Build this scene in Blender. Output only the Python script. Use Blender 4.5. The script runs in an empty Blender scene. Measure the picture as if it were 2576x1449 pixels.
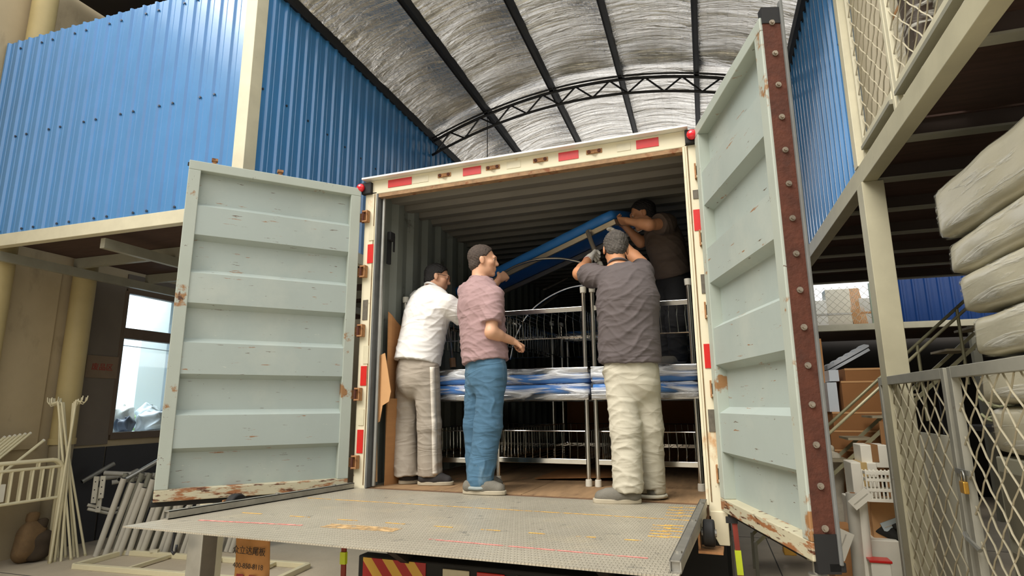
import bpy, bmesh, math, random
import numpy as np
from mathutils import Vector, Matrix, noise

S = bpy.context.scene
COL = S.collection
random.seed(11)
PI = math.pi

# ------------------------------------------------------------------ camera
FPX, YAW, PITCH, ROLL = 1472.088, 0.3590728, 0.197983, -0.0065356
CAM = Vector((2.49295, -3.70232, 1.61340))
def cam_axes():
    cy, sy, cp, sp = math.cos(YAW), math.sin(YAW), math.cos(PITCH), math.sin(PITCH)
    fw = Vector((-sy * cp, cy * cp, sp)); ri = Vector((cy, sy, 0)); up = ri.cross(fw)
    c, s = math.cos(ROLL), math.sin(ROLL)
    return ri * c + up * s, up * c - ri * s, fw
RI, UP, FW = cam_axes()
cd = bpy.data.cameras.new('camera'); cam = bpy.data.objects.new('camera', cd); COL.objects.link(cam)
cd.sensor_width = 36.0; cd.lens = FPX / 2576 * 36.0; cd.clip_start = 0.05; cd.clip_end = 200
cam.matrix_world = Matrix(((RI.x, UP.x, -FW.x, CAM.x), (RI.y, UP.y, -FW.y, CAM.y), (RI.z, UP.z, -FW.z, CAM.z), (0, 0, 0, 1)))
S.camera = cam

# ------------------------------------------------------------------ world, sun, exposure
W = bpy.data.worlds.new('overcast_sky'); S.world = W; W.use_nodes = True
bg = W.node_tree.nodes['Background']; bg.inputs[0].default_value = (0.99, 0.99, 0.98, 1); bg.inputs[1].default_value = 1.15
sd = bpy.data.lights.new('soft_daylight', 'SUN'); sd.energy = 2.5; sd.angle = math.radians(40); sd.color = (1.0, 0.94, 0.85)
so = bpy.data.objects.new('soft_daylight', sd); COL.objects.link(so)
so.rotation_euler = Vector((0.32, 0.58, -0.76)).to_track_quat('-Z', 'Y').to_euler()
S.view_settings.view_transform = 'Standard'; S.view_settings.look = 'None'
S.view_settings.exposure = 0.5; S.view_settings.gamma = 1.0; S.view_settings.use_curve_mapping = False
S.cycles.use_denoising = True
S.cycles.max_bounces = 8; S.cycles.transparent_max_bounces = 12; S.cycles.sample_clamp_indirect = 4.0
S.cycles.caustics_reflective = False; S.cycles.caustics_refractive = False

# ------------------------------------------------------------------ frames of reference
FL = 1.05                      # height of the truck floor over the ground
HR = 0.0441386                 # the hall stands turned this much against the truck
HX = Vector((math.cos(HR), math.sin(HR), 0)); HY = Vector((-math.sin(HR), math.cos(HR), 0))
def H(u, v, z): return HX * u + HY * v + Vector((0, 0, z))
def ray(x, y): return RI * ((x - 1288) / FPX) + UP * ((724.5 - y) / FPX) + FW
def at(x, y, Y): d = ray(x, y); return CAM + d * ((Y - CAM.y) / d.y)        # point of the truck's depth Y
def atz(x, y, z): d = ray(x, y); return CAM + d * ((z - CAM.z) / d.z)
def onplane(x, y, P, N): d = ray(x, y); return CAM + d * ((Vector(P) - CAM).dot(N) / d.dot(N))
def hall(p): return Vector((p.dot(HX), p.dot(HY), p.z))
def atu(x, y, u): return hall(onplane(x, y, HX * u, HX))                     # hall coordinates
def atv(x, y, v): return hall(onplane(x, y, HY * v, HY))

# ------------------------------------------------------------------ mesh collector
class MB:
    def __init__(s): s.v = []; s.f = []
    def add(s, vs, fs):
        n = len(s.v); s.v += [tuple(v) for v in vs]; s.f += [tuple(i + n for i in f) for f in fs]; return s
    def box(s, c, d, m=None):
        hx, hy, hz = d[0] / 2, d[1] / 2, d[2] / 2; c = Vector(c)
        vs = [Vector((x * hx, y * hy, z * hz)) for z in (-1, 1) for y in (-1, 1) for x in (-1, 1)]
        if m is not None: vs = [m @ v for v in vs]
        return s.add([v + c for v in vs], [(0, 2, 3, 1), (4, 5, 7, 6), (0, 1, 5, 4), (2, 6, 7, 3), (0, 4, 6, 2), (1, 3, 7, 5)])
    def bb(s, x0, x1, y0, y1, z0, z1): return s.box(((x0 + x1) / 2, (y0 + y1) / 2, (z0 + z1) / 2), (abs(x1 - x0), abs(y1 - y0), abs(z1 - z0)))
    def bar(s, a, b, w, h, up=(0, 0, 1)):
        a, b = Vector(a), Vector(b); d = (b - a).normalized(); up = Vector(up)
        if abs(d.dot(up)) > 0.98: up = Vector((0, 1, 0)) if abs(d.y) < .9 else Vector((1, 0, 0))
        x = d.cross(up).normalized(); z = x.cross(d)
        vs = []
        for p in (a, b):
            for sx, sz in ((-1, -1), (1, -1), (1, 1), (-1, 1)): vs.append(p + x * (sx * w / 2) + z * (sz * h / 2))
        return s.add(vs, [(0, 1, 2, 3), (7, 6, 5, 4), (0, 4, 5, 1), (1, 5, 6, 2), (2, 6, 7, 3), (3, 7, 4, 0)])
    def tube(s, pts, r, n=8, cap=True):
        pts = [Vector(p) for p in pts]; rs = r if isinstance(r, (list, tuple)) else [r] * len(pts)
        rings = []; up = None
        for i, p in enumerate(pts):
            d = (pts[min(i + 1, len(pts) - 1)] - pts[max(i - 1, 0)]).normalized()
            if up is None: up = Vector((0, 0, 1)) if abs(d.z) < .9 else Vector((1, 0, 0))
            x = d.cross(up).normalized(); y = x.cross(d).normalized(); up = y
            rings.append([p + (x * math.cos(2 * PI * k / n) + y * math.sin(2 * PI * k / n)) * rs[i] for k in range(n)])
        fs = []
        for i in range(len(pts) - 1):
            for k in range(n): a = i * n + k; b = i * n + (k + 1) % n; fs.append((a, b, b + n, a + n))
        if cap: fs.append(tuple(range(n))[::-1]); fs.append(tuple(range((len(pts) - 1) * n, len(pts) * n)))
        return s.add([v for r_ in rings for v in r_], fs)
    def cyl(s, a, b, r, n=12, r2=None): return s.tube([a, b], [r, r if r2 is None else r2], n)
    def ball(s, c, r, n=10, m=6, sc=(1, 1, 1)):
        c = Vector(c); vs = [c + Vector((0, 0, -r * sc[2]))]; fs = []
        for i in range(1, m):
            t = PI * i / m - PI / 2
            for k in range(n): vs.append(c + Vector((math.cos(t) * math.cos(2 * PI * k / n) * sc[0], math.cos(t) * math.sin(2 * PI * k / n) * sc[1], math.sin(t) * sc[2])) * r)
        vs.append(c + Vector((0, 0, r * sc[2]))); L = len(vs) - 1
        for k in range(n): fs.append((0, 1 + (k + 1) % n, 1 + k)); fs.append((L, L - n + k, L - n + (k + 1) % n))
        for i in range(m - 2):
            for k in range(n): a = 1 + i * n + k; b = 1 + i * n + (k + 1) % n; fs.append((a, b, b + n, a + n))
        return s.add(vs, fs)
    def grid(s, fn, nu, nv, both=False):
        vs = [fn(i / nu, j / nv) for j in range(nv + 1) for i in range(nu + 1)]
        fs = [(j * (nu + 1) + i, j * (nu + 1) + i + 1, (j + 1) * (nu + 1) + i + 1, (j + 1) * (nu + 1) + i) for j in range(nv) for i in range(nu)]
        return s.add(vs, fs)
    def prism(s, poly, ext):               # poly: 3d points of one face, ext: extrusion vector
        n = len(poly); e = Vector(ext); vs = [Vector(p) for p in poly] + [Vector(p) + e for p in poly]
        return s.add(vs, [tuple(range(n))[::-1], tuple(range(n, 2 * n))] + [(i, (i + 1) % n, (i + 1) % n + n, i + n) for i in range(n)])
    def strip(s, prof, a, b, t=0.0):       # open profile (list of 3d offsets) swept straight from a to b
        n = len(prof); a, b = Vector(a), Vector(b)
        return s.add([a + Vector(p) for p in prof] + [b + Vector(p) for p in prof], [(i, i + 1, i + 1 + n, i + n) for i in range(n - 1)])
    def build(s, name, mat, parent=None, smooth=False, bevel=0.0, loc=(0, 0, 0), rz=0.0, solid=0.0, seg=2):
        me = bpy.data.meshes.new(name); me.from_pydata(s.v, [], s.f); me.validate()
        if smooth:
            me.polygons.foreach_set('use_smooth', [True] * len(me.polygons))
        o = bpy.data.objects.new(name, me); COL.objects.link(o)
        if mat is not None: me.materials.append(mat)
        o.location = loc; o.rotation_euler = (0, 0, rz)
        if parent is not None: o.parent = parent
        if solid: md = o.modifiers.new('solid', 'SOLIDIFY'); md.thickness = solid; md.offset = 0
        if bevel: md = o.modifiers.new('bevel', 'BEVEL'); md.width = bevel; md.segments = seg; md.limit_method = 'ANGLE'; md.angle_limit = .6
        if smooth == 'auto': me.set_sharp_from_angle(angle=.7)
        return o

def tag(o, label=None, cat=None, group=None, kind=None):
    if label: o['label'] = label
    if cat: o['category'] = cat
    if group: o['group'] = group
    if kind: o['kind'] = kind
    return o
def thing(name, label, cat, loc=(0, 0, 0), rz=0.0, group=None):
    o = bpy.data.objects.new(name, None); COL.objects.link(o); o.empty_display_size = .1
    o.location = loc; o.rotation_euler = (0, 0, rz)
    return tag(o, label, cat, group)
def setting(name, label=None, cat=None, rz=HR):
    o = bpy.data.objects.new(name, None); COL.objects.link(o); o.rotation_euler = (0, 0, rz)
    return tag(o, label, cat, None, 'structure')
def copy_tree(o, parent=None):
    c = o.copy(); COL.objects.link(c); c.parent = parent
    for ch in list(o.children): copy_tree(ch, c)
    return c
def link_copy(o, parent, loc=None, rot=None):
    c = o.copy(); COL.objects.link(c); c.parent = parent
    if loc is not None: c.location = loc
    if rot is not None: c.rotation_euler = rot
    return c

# ------------------------------------------------------------------ materials
def srgb(r, g, b):
    f = lambda c: (c / 12.92 if c <= .04045 else ((c + .055) / 1.055) ** 2.4)
    return tuple(f(x / 255) for x in (r, g, b))
MATS = {}
def mat(name, col, rough=.6, metal=0.0, var=.12, vscale=6.0, bump=0.0, bscale=40.0, stretch=(1, 1, 1), spots=None, alpha=None, spec=.5, trans=0.0, emit=None, coat=0.0):
    """col sRGB 0-255; var: brightness variation; spots: list of (colour, scale, threshold, softness, stretch)"""
    if name in MATS: return MATS[name]
    m = bpy.data.materials.new(name); m.use_nodes = True; nt = m.node_tree; N = nt.nodes; L = nt.links
    b = N['Principled BSDF']; c = srgb(*col)
    b.inputs['Roughness'].default_value = rough; b.inputs['Metallic'].default_value = metal
    b.inputs['Specular IOR Level'].default_value = spec
    if coat: b.inputs['Coat Weight'].default_value = coat; b.inputs['Coat Roughness'].default_value = .15
    if trans: b.inputs['Transmission Weight'].default_value = trans
    if emit: b.inputs['Emission Color'].default_value = (*c, 1); b.inputs['Emission Strength'].default_value = emit
    tc = N.new('ShaderNodeTexCoord')
    def mapped(st):
        mp = N.new('ShaderNodeMapping'); mp.inputs['Scale'].default_value = st; L.new(tc.outputs['Object'], mp.inputs[0]); return mp.outputs[0]
    def nz(sc, st, detail=6, rough_=.6):
        t = N.new('ShaderNodeTexNoise'); t.inputs['Scale'].default_value = sc; t.inputs['Detail'].default_value = detail; t.inputs['Roughness'].default_value = rough_
        L.new(mapped(st), t.inputs['Vector']); return t.outputs[0]
    out = None
    if var:
        r = N.new('ShaderNodeValToRGB'); L.new(nz(vscale, stretch), r.inputs[0])
        r.color_ramp.elements[0].position = .3; r.color_ramp.elements[1].position = .7
        r.color_ramp.elements[0].color = (*[x * (1 - var) for x in c], 1); r.color_ramp.elements[1].color = (*[min(1, x * (1 + var)) for x in c], 1)
        out = r.outputs[0]
    for sp in (spots or []):
        sc, scale, th, soft, st = sp
        mx = N.new('ShaderNodeMix'); mx.data_type = 'RGBA'
        rr = N.new('ShaderNodeMapRange'); rr.inputs[1].default_value = th; rr.inputs[2].default_value = th + soft
        L.new(nz(scale, st, 8, .65), rr.inputs[0]); L.new(rr.outputs[0], mx.inputs[0])
        if out is not None: L.new(out, mx.inputs[6])
        else: mx.inputs[6].default_value = (*c, 1)
        mx.inputs[7].default_value = (*srgb(*sc), 1); out = mx.outputs[2]
    if out is not None: L.new(out, b.inputs['Base Color'])
    else: b.inputs['Base Color'].default_value = (*c, 1)
    if bump:
        bp = N.new('ShaderNodeBump'); bp.inputs['Strength'].default_value = bump; bp.inputs['Distance'].default_value = .02
        L.new(nz(bscale, stretch), bp.inputs['Height']); L.new(bp.outputs[0], b.inputs['Normal'])
    if alpha is not None: b.inputs['Alpha'].default_value = alpha
    MATS[name] = m
    return m
# ------------------------------------------------------------------ palette
BLUE = mat('blue_sheet_paint', (74, 138, 196), .22, .0, .08, 1.5, .05, 3, spots=[((120, 140, 160), 1.2, .62, .3, (1, 1, .3))], coat=1.0)
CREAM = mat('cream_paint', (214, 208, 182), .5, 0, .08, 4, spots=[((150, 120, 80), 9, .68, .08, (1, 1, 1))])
CREAM2 = mat('shaded_cream_paint', (192, 186, 158), .5, 0, .08, 4, spots=[((150, 120, 80), 9, .68, .08, (1, 1, 1))])  # darker copy of the cream paint, the right mezzanine's shade put into its colour
GREYPAINT = mat('grey_steel_paint', (150, 148, 132), .5, 0, .1, 5)
CONCRETE = mat('concrete', (190, 178, 156), .85, 0, .12, 1.4, .15, 30, spots=[((120, 112, 100), 2.2, .6, .2, (1, 1, 1))])
PLASTER = mat('old_plaster', (182, 166, 134), .9, 0, .1, 1.2, .1, 20, spots=[((120, 106, 84), 1.5, .58, .25, (1, 1, .5))])
PANELGREY = mat('grey_brown_board', (112, 103, 92), .8, 0, .08, 2, spots=[((90, 80, 70), 3, .6, .3, (1, 1, 1))])
PANELDARK = mat('dark_board', (52, 52, 54), .7, 0, .1, 3)
BLACKSTEEL = mat('black_steel', (34, 34, 36), .5, .3, .15, 8)
DECKBROWN = mat('dark_brown_deck', (74, 54, 46), .85, 0, .2, 3, stretch=(1, 8, 1))
PIPEYELLOW = mat('cream_yellow_pipe', (186, 168, 118), .6, 0, .1, 2.5, spots=[((120, 100, 60), 4, .64, .15, (1, 1, .3))])
DARKCEIL = mat('dark_roof', (46, 40, 36), .9, 0, .2, 2)
WHITEROOM = mat('white_room_paint', (214, 222, 226), .8, 0, .03, 2)
SCREW = mat('screw_zinc', (90, 95, 105), .4, .7, 0)
GALV = mat('galvanized_steel', (176, 176, 170), .38, .75, .12, 9)
WIREM = mat('galvanized_wire', (188, 180, 156), .45, .15, .1, 8)

def foil_material():
    m = mat('silver_foil', (236, 232, 226), .27, 1.0, .06, 2.0)
    nt = m.node_tree; N = nt.nodes; L = nt.links; b = N['Principled BSDF']
    tc = N.new('ShaderNodeTexCoord')
    def noi(st, sc, det):
        mp = N.new('ShaderNodeMapping'); mp.inputs['Scale'].default_value = st; L.new(tc.outputs['Object'], mp.inputs[0])
        t = N.new('ShaderNodeTexNoise'); t.inputs['Scale'].default_value = sc; t.inputs['Detail'].default_value = det; t.inputs['Distortion'].default_value = .6; L.new(mp.outputs[0], t.inputs[0]); return t.outputs[0]
    a = noi((.22, 2.0, 1), 6, 9); c = noi((1, 1.4, 1), 26, 4)
    br = N.new('ShaderNodeTexBrick'); br.offset = 0; br.inputs['Scale'].default_value = 1; br.inputs['Brick Width'].default_value = .11; br.inputs['Row Height'].default_value = .11
    br.inputs['Mortar Size'].default_value = .006; br.inputs['Color1'].default_value = (0, 0, 0, 1); br.inputs['Color2'].default_value = (0, 0, 0, 1); br.inputs['Mortar'].default_value = (1, 1, 1, 1)
    L.new(tc.outputs['Object'], br.inputs[0])
    m1 = N.new('ShaderNodeMath'); m1.operation = 'MULTIPLY_ADD'; m1.inputs[1].default_value = .12; L.new(c, m1.inputs[0]); L.new(a, m1.inputs[2])
    m2 = N.new('ShaderNodeMath'); m2.operation = 'MULTIPLY_ADD'; m2.inputs[1].default_value = -.2; L.new(br.outputs[0], m2.inputs[0]); L.new(m1.outputs[0], m2.inputs[2])
    bp = N.new('ShaderNodeBump'); bp.inputs['Strength'].default_value = .7; bp.inputs['Distance'].default_value = .055; L.new(m2.outputs[0], bp.inputs['Height'])
    L.new(bp.outputs[0], b.inputs['Normal'])
    return m
FOIL = foil_material()

# ------------------------------------------------------------------ floor
g = MB(); g.bb(-14, 14, -9, 16, -.12, 0)
floor = g.build('floor', CONCRETE); tag(floor, 'grey concrete workshop floor with saw cut joints', 'floor', kind='structure')
JOINT = mat('floor_joint', (88, 84, 78), .9, 0, 0)
for (a, b) in ((H(2.3, 4.4, .001), H(6.8, 4.4, .001)), (H(2.9, -4, .001), H(2.9, 10, .001)), (H(-4.9, .6, .001), H(-1, .6, .001))):
    MB().bar(a, b, .012, .002).build('floor_joint', JOINT, floor)

# ------------------------------------------------------------------ left wall with window
UL, UR = -5.05, 3.60
wl = setting('wall_left', 'old beige plaster wall with grey boards and a window', 'wall')
wv0, wv1, wz0, wz1 = 1.97, 3.55, 1.27, 3.17      # window opening
MB().bb(UL - .2, UL, -8, wv0, 0, 7.3).build('plaster_panel', PLASTER, wl)
MB().bb(UL - .2, UL, wv1, 14, 0, 7.3).build('plaster_panel', PLASTER, wl)
MB().bb(UL - .2, UL, wv0, wv1, 0, wz0).build('plaster_panel', PLASTER, wl)
MB().bb(UL - .2, UL, wv0, wv1, wz1, 7.3).build('plaster_panel', PLASTER, wl)
for v0, v1, z0, z1, m in ((1.38, 1.95, 1.16, 3.3, PANELGREY), (.2, 1.10, 1.16, 3.3, PLASTER), (1.38, 1.93, .0, 1.13, PANELDARK), (1.95, 3.6, .0, 1.13, PANELDARK), (1.96, 3.6, 3.19, 3.4, PANELGREY), (-1.6, .18, .0, 3.3, PLASTER)):
    MB().bb(UL, UL + .025, v0, v1, z0, z1).build('wall_board', m, wl, bevel=.004)
# window
win = setting('window_1', 'brown framed window looking into a lit white storeroom', 'window')
FRAMEB = mat('brown_window_frame', (98, 82, 66), .6, 0, .1, 6)
zt = 2.60
for a in ((wv0, wv1, wz0 - .06, wz0 + .03), (wv0, wv1, wz1 - .03, wz1 + .05), (wv0, wv1, zt - .07, zt + .07)):
    MB().bb(UL - .09, UL + .035, *a).build('window_rail', FRAMEB, win, bevel=.005)
for v in (wv0, wv1): MB().bb(UL - .09, UL + .03, v - .03, v + .03, wz0, wz1).build('window_stile', FRAMEB, win, bevel=.005)
def glass_mat():
    m = bpy.data.materials.new('window_glass'); m.use_nodes = True; nt = m.node_tree; nt.nodes.clear()
    o = nt.nodes.new('ShaderNodeOutputMaterial'); t = nt.nodes.new('ShaderNodeBsdfTransparent'); g_ = nt.nodes.new('ShaderNodeBsdfGlossy'); x = nt.nodes.new('ShaderNodeMixShader')
    t.inputs[0].default_value = (.93, .96, .97, 1); g_.inputs['Roughness'].default_value = .03; fr = nt.nodes.new('ShaderNodeFresnel'); fr.inputs[0].default_value = 1.4
    nt.links.new(fr.outputs[0], x.inputs[0]); nt.links.new(t.outputs[0], x.inputs[1]); nt.links.new(g_.outputs[0], x.inputs[2]); nt.links.new(x.outputs[0], o.inputs[0]); return m
GLASS = glass_mat()
MB().bb(UL - .04, UL - .034, wv0 + .03, wv1 - .03, wz0 + .03, zt - .07).build('window_pane', GLASS, win)
MB().bb(UL - .04, UL - .034, wv0 + .03, wv1 - .03, zt + .07, wz1 - .03).build('window_pane', GLASS, win)
# storeroom behind the window
rm = setting('wall_storeroom', 'white painted walls of the storeroom behind the window', 'wall')
MB().bb(UL - 3.2, UL - 3.1, 0.2, 5.6, 0, 3.9).build('room_wall', WHITEROOM, rm)
MB().bb(UL - 3.1, UL - .2, 5.5, 5.6, 0, 3.9).build('room_wall', WHITEROOM, rm)
MB().bb(UL - 3.1, UL - .2, 0.2, .3, 0, 3.9).build('room_wall', WHITEROOM, rm)
MB().bb(UL - 3.2, UL - .2, 0.2, 5.6, 3.8, 3.9).build('room_ceiling', WHITEROOM, rm)
MB().bb(UL - 2.0, UL - 1.6, 3.6, 4.1, 0, 3.8).build('room_pillar', mat('room_pillar_paint', (236, 246, 250), .8, 0, 0), rm)
MB().bb(UL - 3.1, UL - .2, .3, 5.5, 1.22, 1.27).build('room_shelf', WHITEROOM, rm)
for zz in (2.62, 2.74): MB().tube([H(0, 0, 0) + Vector((UL - 1.2, .4, zz)), Vector((UL - 1.2, 5.4, zz - .1))], .008, 6).build('cable', mat('room_cable', (120, 130, 138), .6, 0, 0), rm)
ld = bpy.data.lights.new('storeroom_tube_lamp', 'AREA'); ld.energy = 120; ld.shape = 'RECTANGLE'; ld.size = 1.6; ld.size_y = 2.4; ld.color = (.85, .94, 1)
lo = bpy.data.objects.new('storeroom_tube_lamp', ld); COL.objects.link(lo); lo.location = H(UL - 1.5, 2.6, 3.75)

# pipes against the left wall
for (v, z0, lab) in ((1.28, 0, 'cream yellow drain pipe standing between the grey boards below the blue mezzanine'), (0.36, 0, 'cream yellow drain pipe rising past the end of the blue wall')):
    t = thing('drain_pipe', lab, 'pipe', H(UL + .16, v, 0), HR, 'drain pipes on the old wall')
    MB().cyl((0, 0, 1.25), (0, 0, 6.70), .125, 20).build('pipe', PIPEYELLOW, t, smooth='auto')
    MB().cyl((0, 0, 1.2), (0, 0, 1.27), .137, 20).build('collar', PIPEYELLOW, t, smooth='auto')
    MB().cyl((0, 0, 0), (0, 0, 1.2), .118, 20).build('pipe_foot', mat('grey_pipe_foot', (150, 138, 112), .7, 0, .1, 3), t, smooth='auto')
ps = tag(MB().bb(-.004, .004, -.21, .21, -.14, .14).build('paper_sign', mat('brown_sign_paper', (126, 108, 88), .8, 0, .06, 5), loc=H(UL + .035, 1.74, 2.13), rz=HR), 'brown paper sign with red characters on the wall board', 'sign')

# ------------------------------------------------------------------ corrugated sheets
def rib_profile(n, pitch=.17):
    pr = []
    for i in range(n):
        s = i * pitch
        pr += [(s, 0), (s + .014, .022), (s + .036, .022), (s + .05, 0), (s + .087, 0), (s + .092, .004), (s + .102, .004), (s + .107, 0)]
    pr.append((n * pitch + .012, 0)); pr.append((n * pitch + .022, .010))
    return pr
def sheet_mesh(n, z0, z1, axis, nrm):
    b = MB(); pr = rib_profile(n); A, Nn = Vector(axis), Vector(nrm)
    prof = [A * s + Nn * t for s, t in pr]
    b.strip(prof, (0, 0, z0), (0, 0, z1)); return b
def sheet_wall(parent, start, step, axis, nrm, count, z0, z1, n=6, m=BLUE):
    o = None
    for i in range(count):
        loc = Vector(start) + Vector(axis) * (step * i) + Vector(nrm) * (.0015 * (i % 2))
        if o is None: o = sheet_mesh(n, z0, z1, axis, nrm).build('corrugated_sheet', m, parent, loc=loc, solid=.0012)
        else: link_copy(o, parent, loc)
def screws(parent, pts, nrm):
    b = MB(); nrm = Vector(nrm)
    for p in pts: b.cyl(Vector(p), Vector(p) + nrm * .012, .011, 6)
    tag(b.build('screw_row', SCREW, parent), kind='stuff')

VA = .15
wa = setting('wall_left_front', 'blue corrugated front wall of the raised room', 'wall')
sheet_wall(wa, (UL + .02, VA, 0), 1.02, (1, 0, 0), (0, -1, 0), 3, 3.4, 5.72)
last = sheet_mesh(2, 3.4, 5.72, (1, 0, 0), (0, -1, 0)).build('corrugated_sheet', BLUE, wa, loc=(UL + 3.08, VA, 0), solid=.0012)
MB().bb(UL + 3.42, -1.5, VA, VA + .02, 3.4, 5.72).build('corrugated_sheet', BLUE, wa)
screws(wa, [(UL + .25 + .17 * i, VA - .003, z) for z in (3.44, 4.52, 5.62) for i in range(0, 20) if (i * 7 + int(z * 10)) % 3], (0, -1, 0))
wb = setting('wall_left_inner', 'long blue corrugated wall running under the arched roof', 'wall')
sheet_wall(wb, (-1.52, VA + .05, 0), 1.02, (0, 1, 0), (1, 0, 0), 12, 3.4, 5.74)
screws(wb, [(-1.519, VA + .17 + .34 * i, z) for z in (3.5, 4.6) for i in range(30)], (1, 0, 0))
wc = setting('wall_right', 'blue corrugated wall above the mezzanine beam', 'wall')
sheet_wall(wc, (UR, 1.22, 0), 1.02, (0, 1, 0), (-1, 0, 0), 11, 3.42, 5.86)
screws(wc, [(UR - .002, 1.3 + .34 * i, z) for z in (3.5, 4.6) for i in range(28)], (-1, 0, 0))

# trims, beams, columns of the mezzanines
def trim(name, label, pieces, m, bevel=.004):
    t = setting(name, label, 'beam')
    for nm, b6 in pieces: MB().bb(*b6).build(nm, m, t, bevel=bevel)
    return t
trim('trim_1', 'cream corner post of the blue room', [('corner_post', (-1.60, -1.47, VA - .035, VA + .11, 0, 5.75))], CREAM)
trim('trim_2', 'cream floor beam below the blue front wall', [('floor_beam', (UL, -1.60, VA - .03, VA + .05, 3.27, 3.40)), ('floor_beam', (-1.56, -1.48, VA + .11, 12.4, 3.27, 3.40))], CREAM)
ml = setting('ceiling_left_mezzanine', 'dark underside of the left mezzanine with grey joists', 'ceiling')
for i in range(7): MB().bb(UL + .31, -1.6, VA + .1 + i * .9, VA + .97 + i * .9, 3.37, 3.40).build('deck_board', DECKBROWN, ml)
for v in (1.05, 2.0, 2.95, 3.9, 4.85): MB().bb(UL + .31, -1.58, v - .03, v + .03, 3.25, 3.365).build('joist', GREYPAINT, ml)
for u in (-4.70, -3.2): MB().bb(u - .03, u + .03, VA + .06, 6.3, 3.15, 3.25).build('girder', GREYPAINT, ml)
cl = setting('ceiling_left_hall', 'dark roof above the left mezzanine', 'ceiling')
MB().bb(UL + .1, -1.2, .62, 13, 6.72, 6.8).build('roof_slab', DARKCEIL, cl)
for v in (1.2, 2.6): MB().bb(UL + .32, -1.4, v, v + .1, 6.55, 6.72).build('rafter', DARKCEIL, cl)

# right mezzanine
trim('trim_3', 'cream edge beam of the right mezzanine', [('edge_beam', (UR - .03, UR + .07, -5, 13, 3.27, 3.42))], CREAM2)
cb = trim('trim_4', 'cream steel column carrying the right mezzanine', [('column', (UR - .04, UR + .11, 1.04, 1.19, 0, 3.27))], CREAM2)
MB().bb(UR - .035, UR + .03, 1.10, 1.20, 3.42, 5.9).build('corner_trim', CREAM, cb, bevel=.004)
mr = setting('ceiling_right_mezzanine', 'dark brown underside of the right mezzanine with grey joists', 'ceiling')
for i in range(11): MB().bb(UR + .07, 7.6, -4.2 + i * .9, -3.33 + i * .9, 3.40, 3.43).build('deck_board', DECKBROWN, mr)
for v in (-1.9, -.75, .35, 1.12, 1.95, 2.8, 3.65, 4.5, 5.35):
    MB().bb(UR + .07, 7.6, v - .03, v + .03, 3.30, 3.40).build('joist', mat('brown_joist_paint', (66, 54, 48), .7, 0, .1, 4), mr)
    MB().bb(UR + .07, 7.6, v - .045, v + .045, 3.285, 3.30).build('joist_flange', GREYPAINT, mr)
wr = setting('wall_right_back', 'dark back wall under the right mezzanine', 'wall')
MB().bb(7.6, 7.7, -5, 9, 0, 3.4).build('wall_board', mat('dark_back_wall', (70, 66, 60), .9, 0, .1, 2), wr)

# ------------------------------------------------------------------ arched roof
UC = (-1.52 + UR) / 2
def arch(u): return 6.25 - .081 * (u - UC) ** 2
ce = setting('ceiling', 'arched roof lined with silver foil on black purlins', 'ceiling')
PU = [-1.50, -.58, .45, 1.46, 2.49, 3.56]
random.seed(5)
for i in range(len(PU) - 1):
    u0, u1 = PU[i], PU[i + 1]; off = Vector((i * 3.7, i * 1.3, 0))
    def fn(a, b, u0=u0, u1=u1, off=off):
        u = u0 + (u1 - u0) * a; v = .3 + 11.9 * b
        z = arch(u) + .055 + .05 * math.sin(PI * a) - .045 * (math.exp(-((v - 3.75) / .16) ** 2)) * math.sin(PI * a) * 1.5
        q = Vector((u * .9, v * 4.5, 0)) + off
        z += .022 * noise.noise(q) + .02 * noise.noise(Vector((u * 1.5, v * 1.2, 3)) + off)
        lap = (v * 1.0 + i * .37) % 1.25
        z += .012 if lap < .04 else 0
        return (u, v, z)
    MB().grid(fn, 26, 240).build('foil_blanket', FOIL, ce, smooth=True)
for i, u in enumerate(PU):
    z = arch(u) + .02
    b = MB(); b.bb(u - .035, u + .035, .3, 12.2, z - .05, z + .05); b.bb(u - .035, u - .028, .3, 12.2, z - .075, z - .05); b.bb(u + .028, u + .035, .3, 12.2, z - .075, z - .05)
    b.build('purlin', BLACKSTEEL, ce)
tr = bpy.data.objects.new('roof_truss', None); COL.objects.link(tr); tr.parent = ce
VT = 3.95
us = [-1.5 + (UR + 1.48) * k / 40 for k in range(41)]
top = [(u, VT, arch(u) - .05) for u in us]; bot = [(u, VT, arch(u) - .27) for u in us]
MB().tube(top, .022, 8).build('top_chord', BLACKSTEEL, tr, smooth=True)
MB().tube([(u, VT - .06, z + .02) for u, _, z in top], .014, 8).build('top_chord', BLACKSTEEL, tr, smooth=True)
MB().tube(bot, .02, 8).build('bottom_chord', BLACKSTEEL, tr, smooth=True)
nw = 20
for k in range(nw):
    ua, ub = -1.45 + k * (UR + 1.4) / nw, -1.45 + (k + 1) * (UR + 1.4) / nw
    za, zb = (arch(ua) - .05, arch(ub) - .27) if k % 2 else (arch(ua) - .27, arch(ub) - .05)
    MB().cyl((ua, VT, za), (ub, VT, zb), .013, 6).build('web_bar', BLACKSTEEL, tr)
p0 = atv(1225, 290, VT - .02)
tag(MB().cyl((0, 0, -2.6), (0, 0, 0), .006, 6).build('hanging_cord', BLACKSTEEL, loc=H(p0.x, VT, arch(p0.x) - .1), rz=HR), 'thin dark cord hanging from the roof truss', 'cord')
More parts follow.
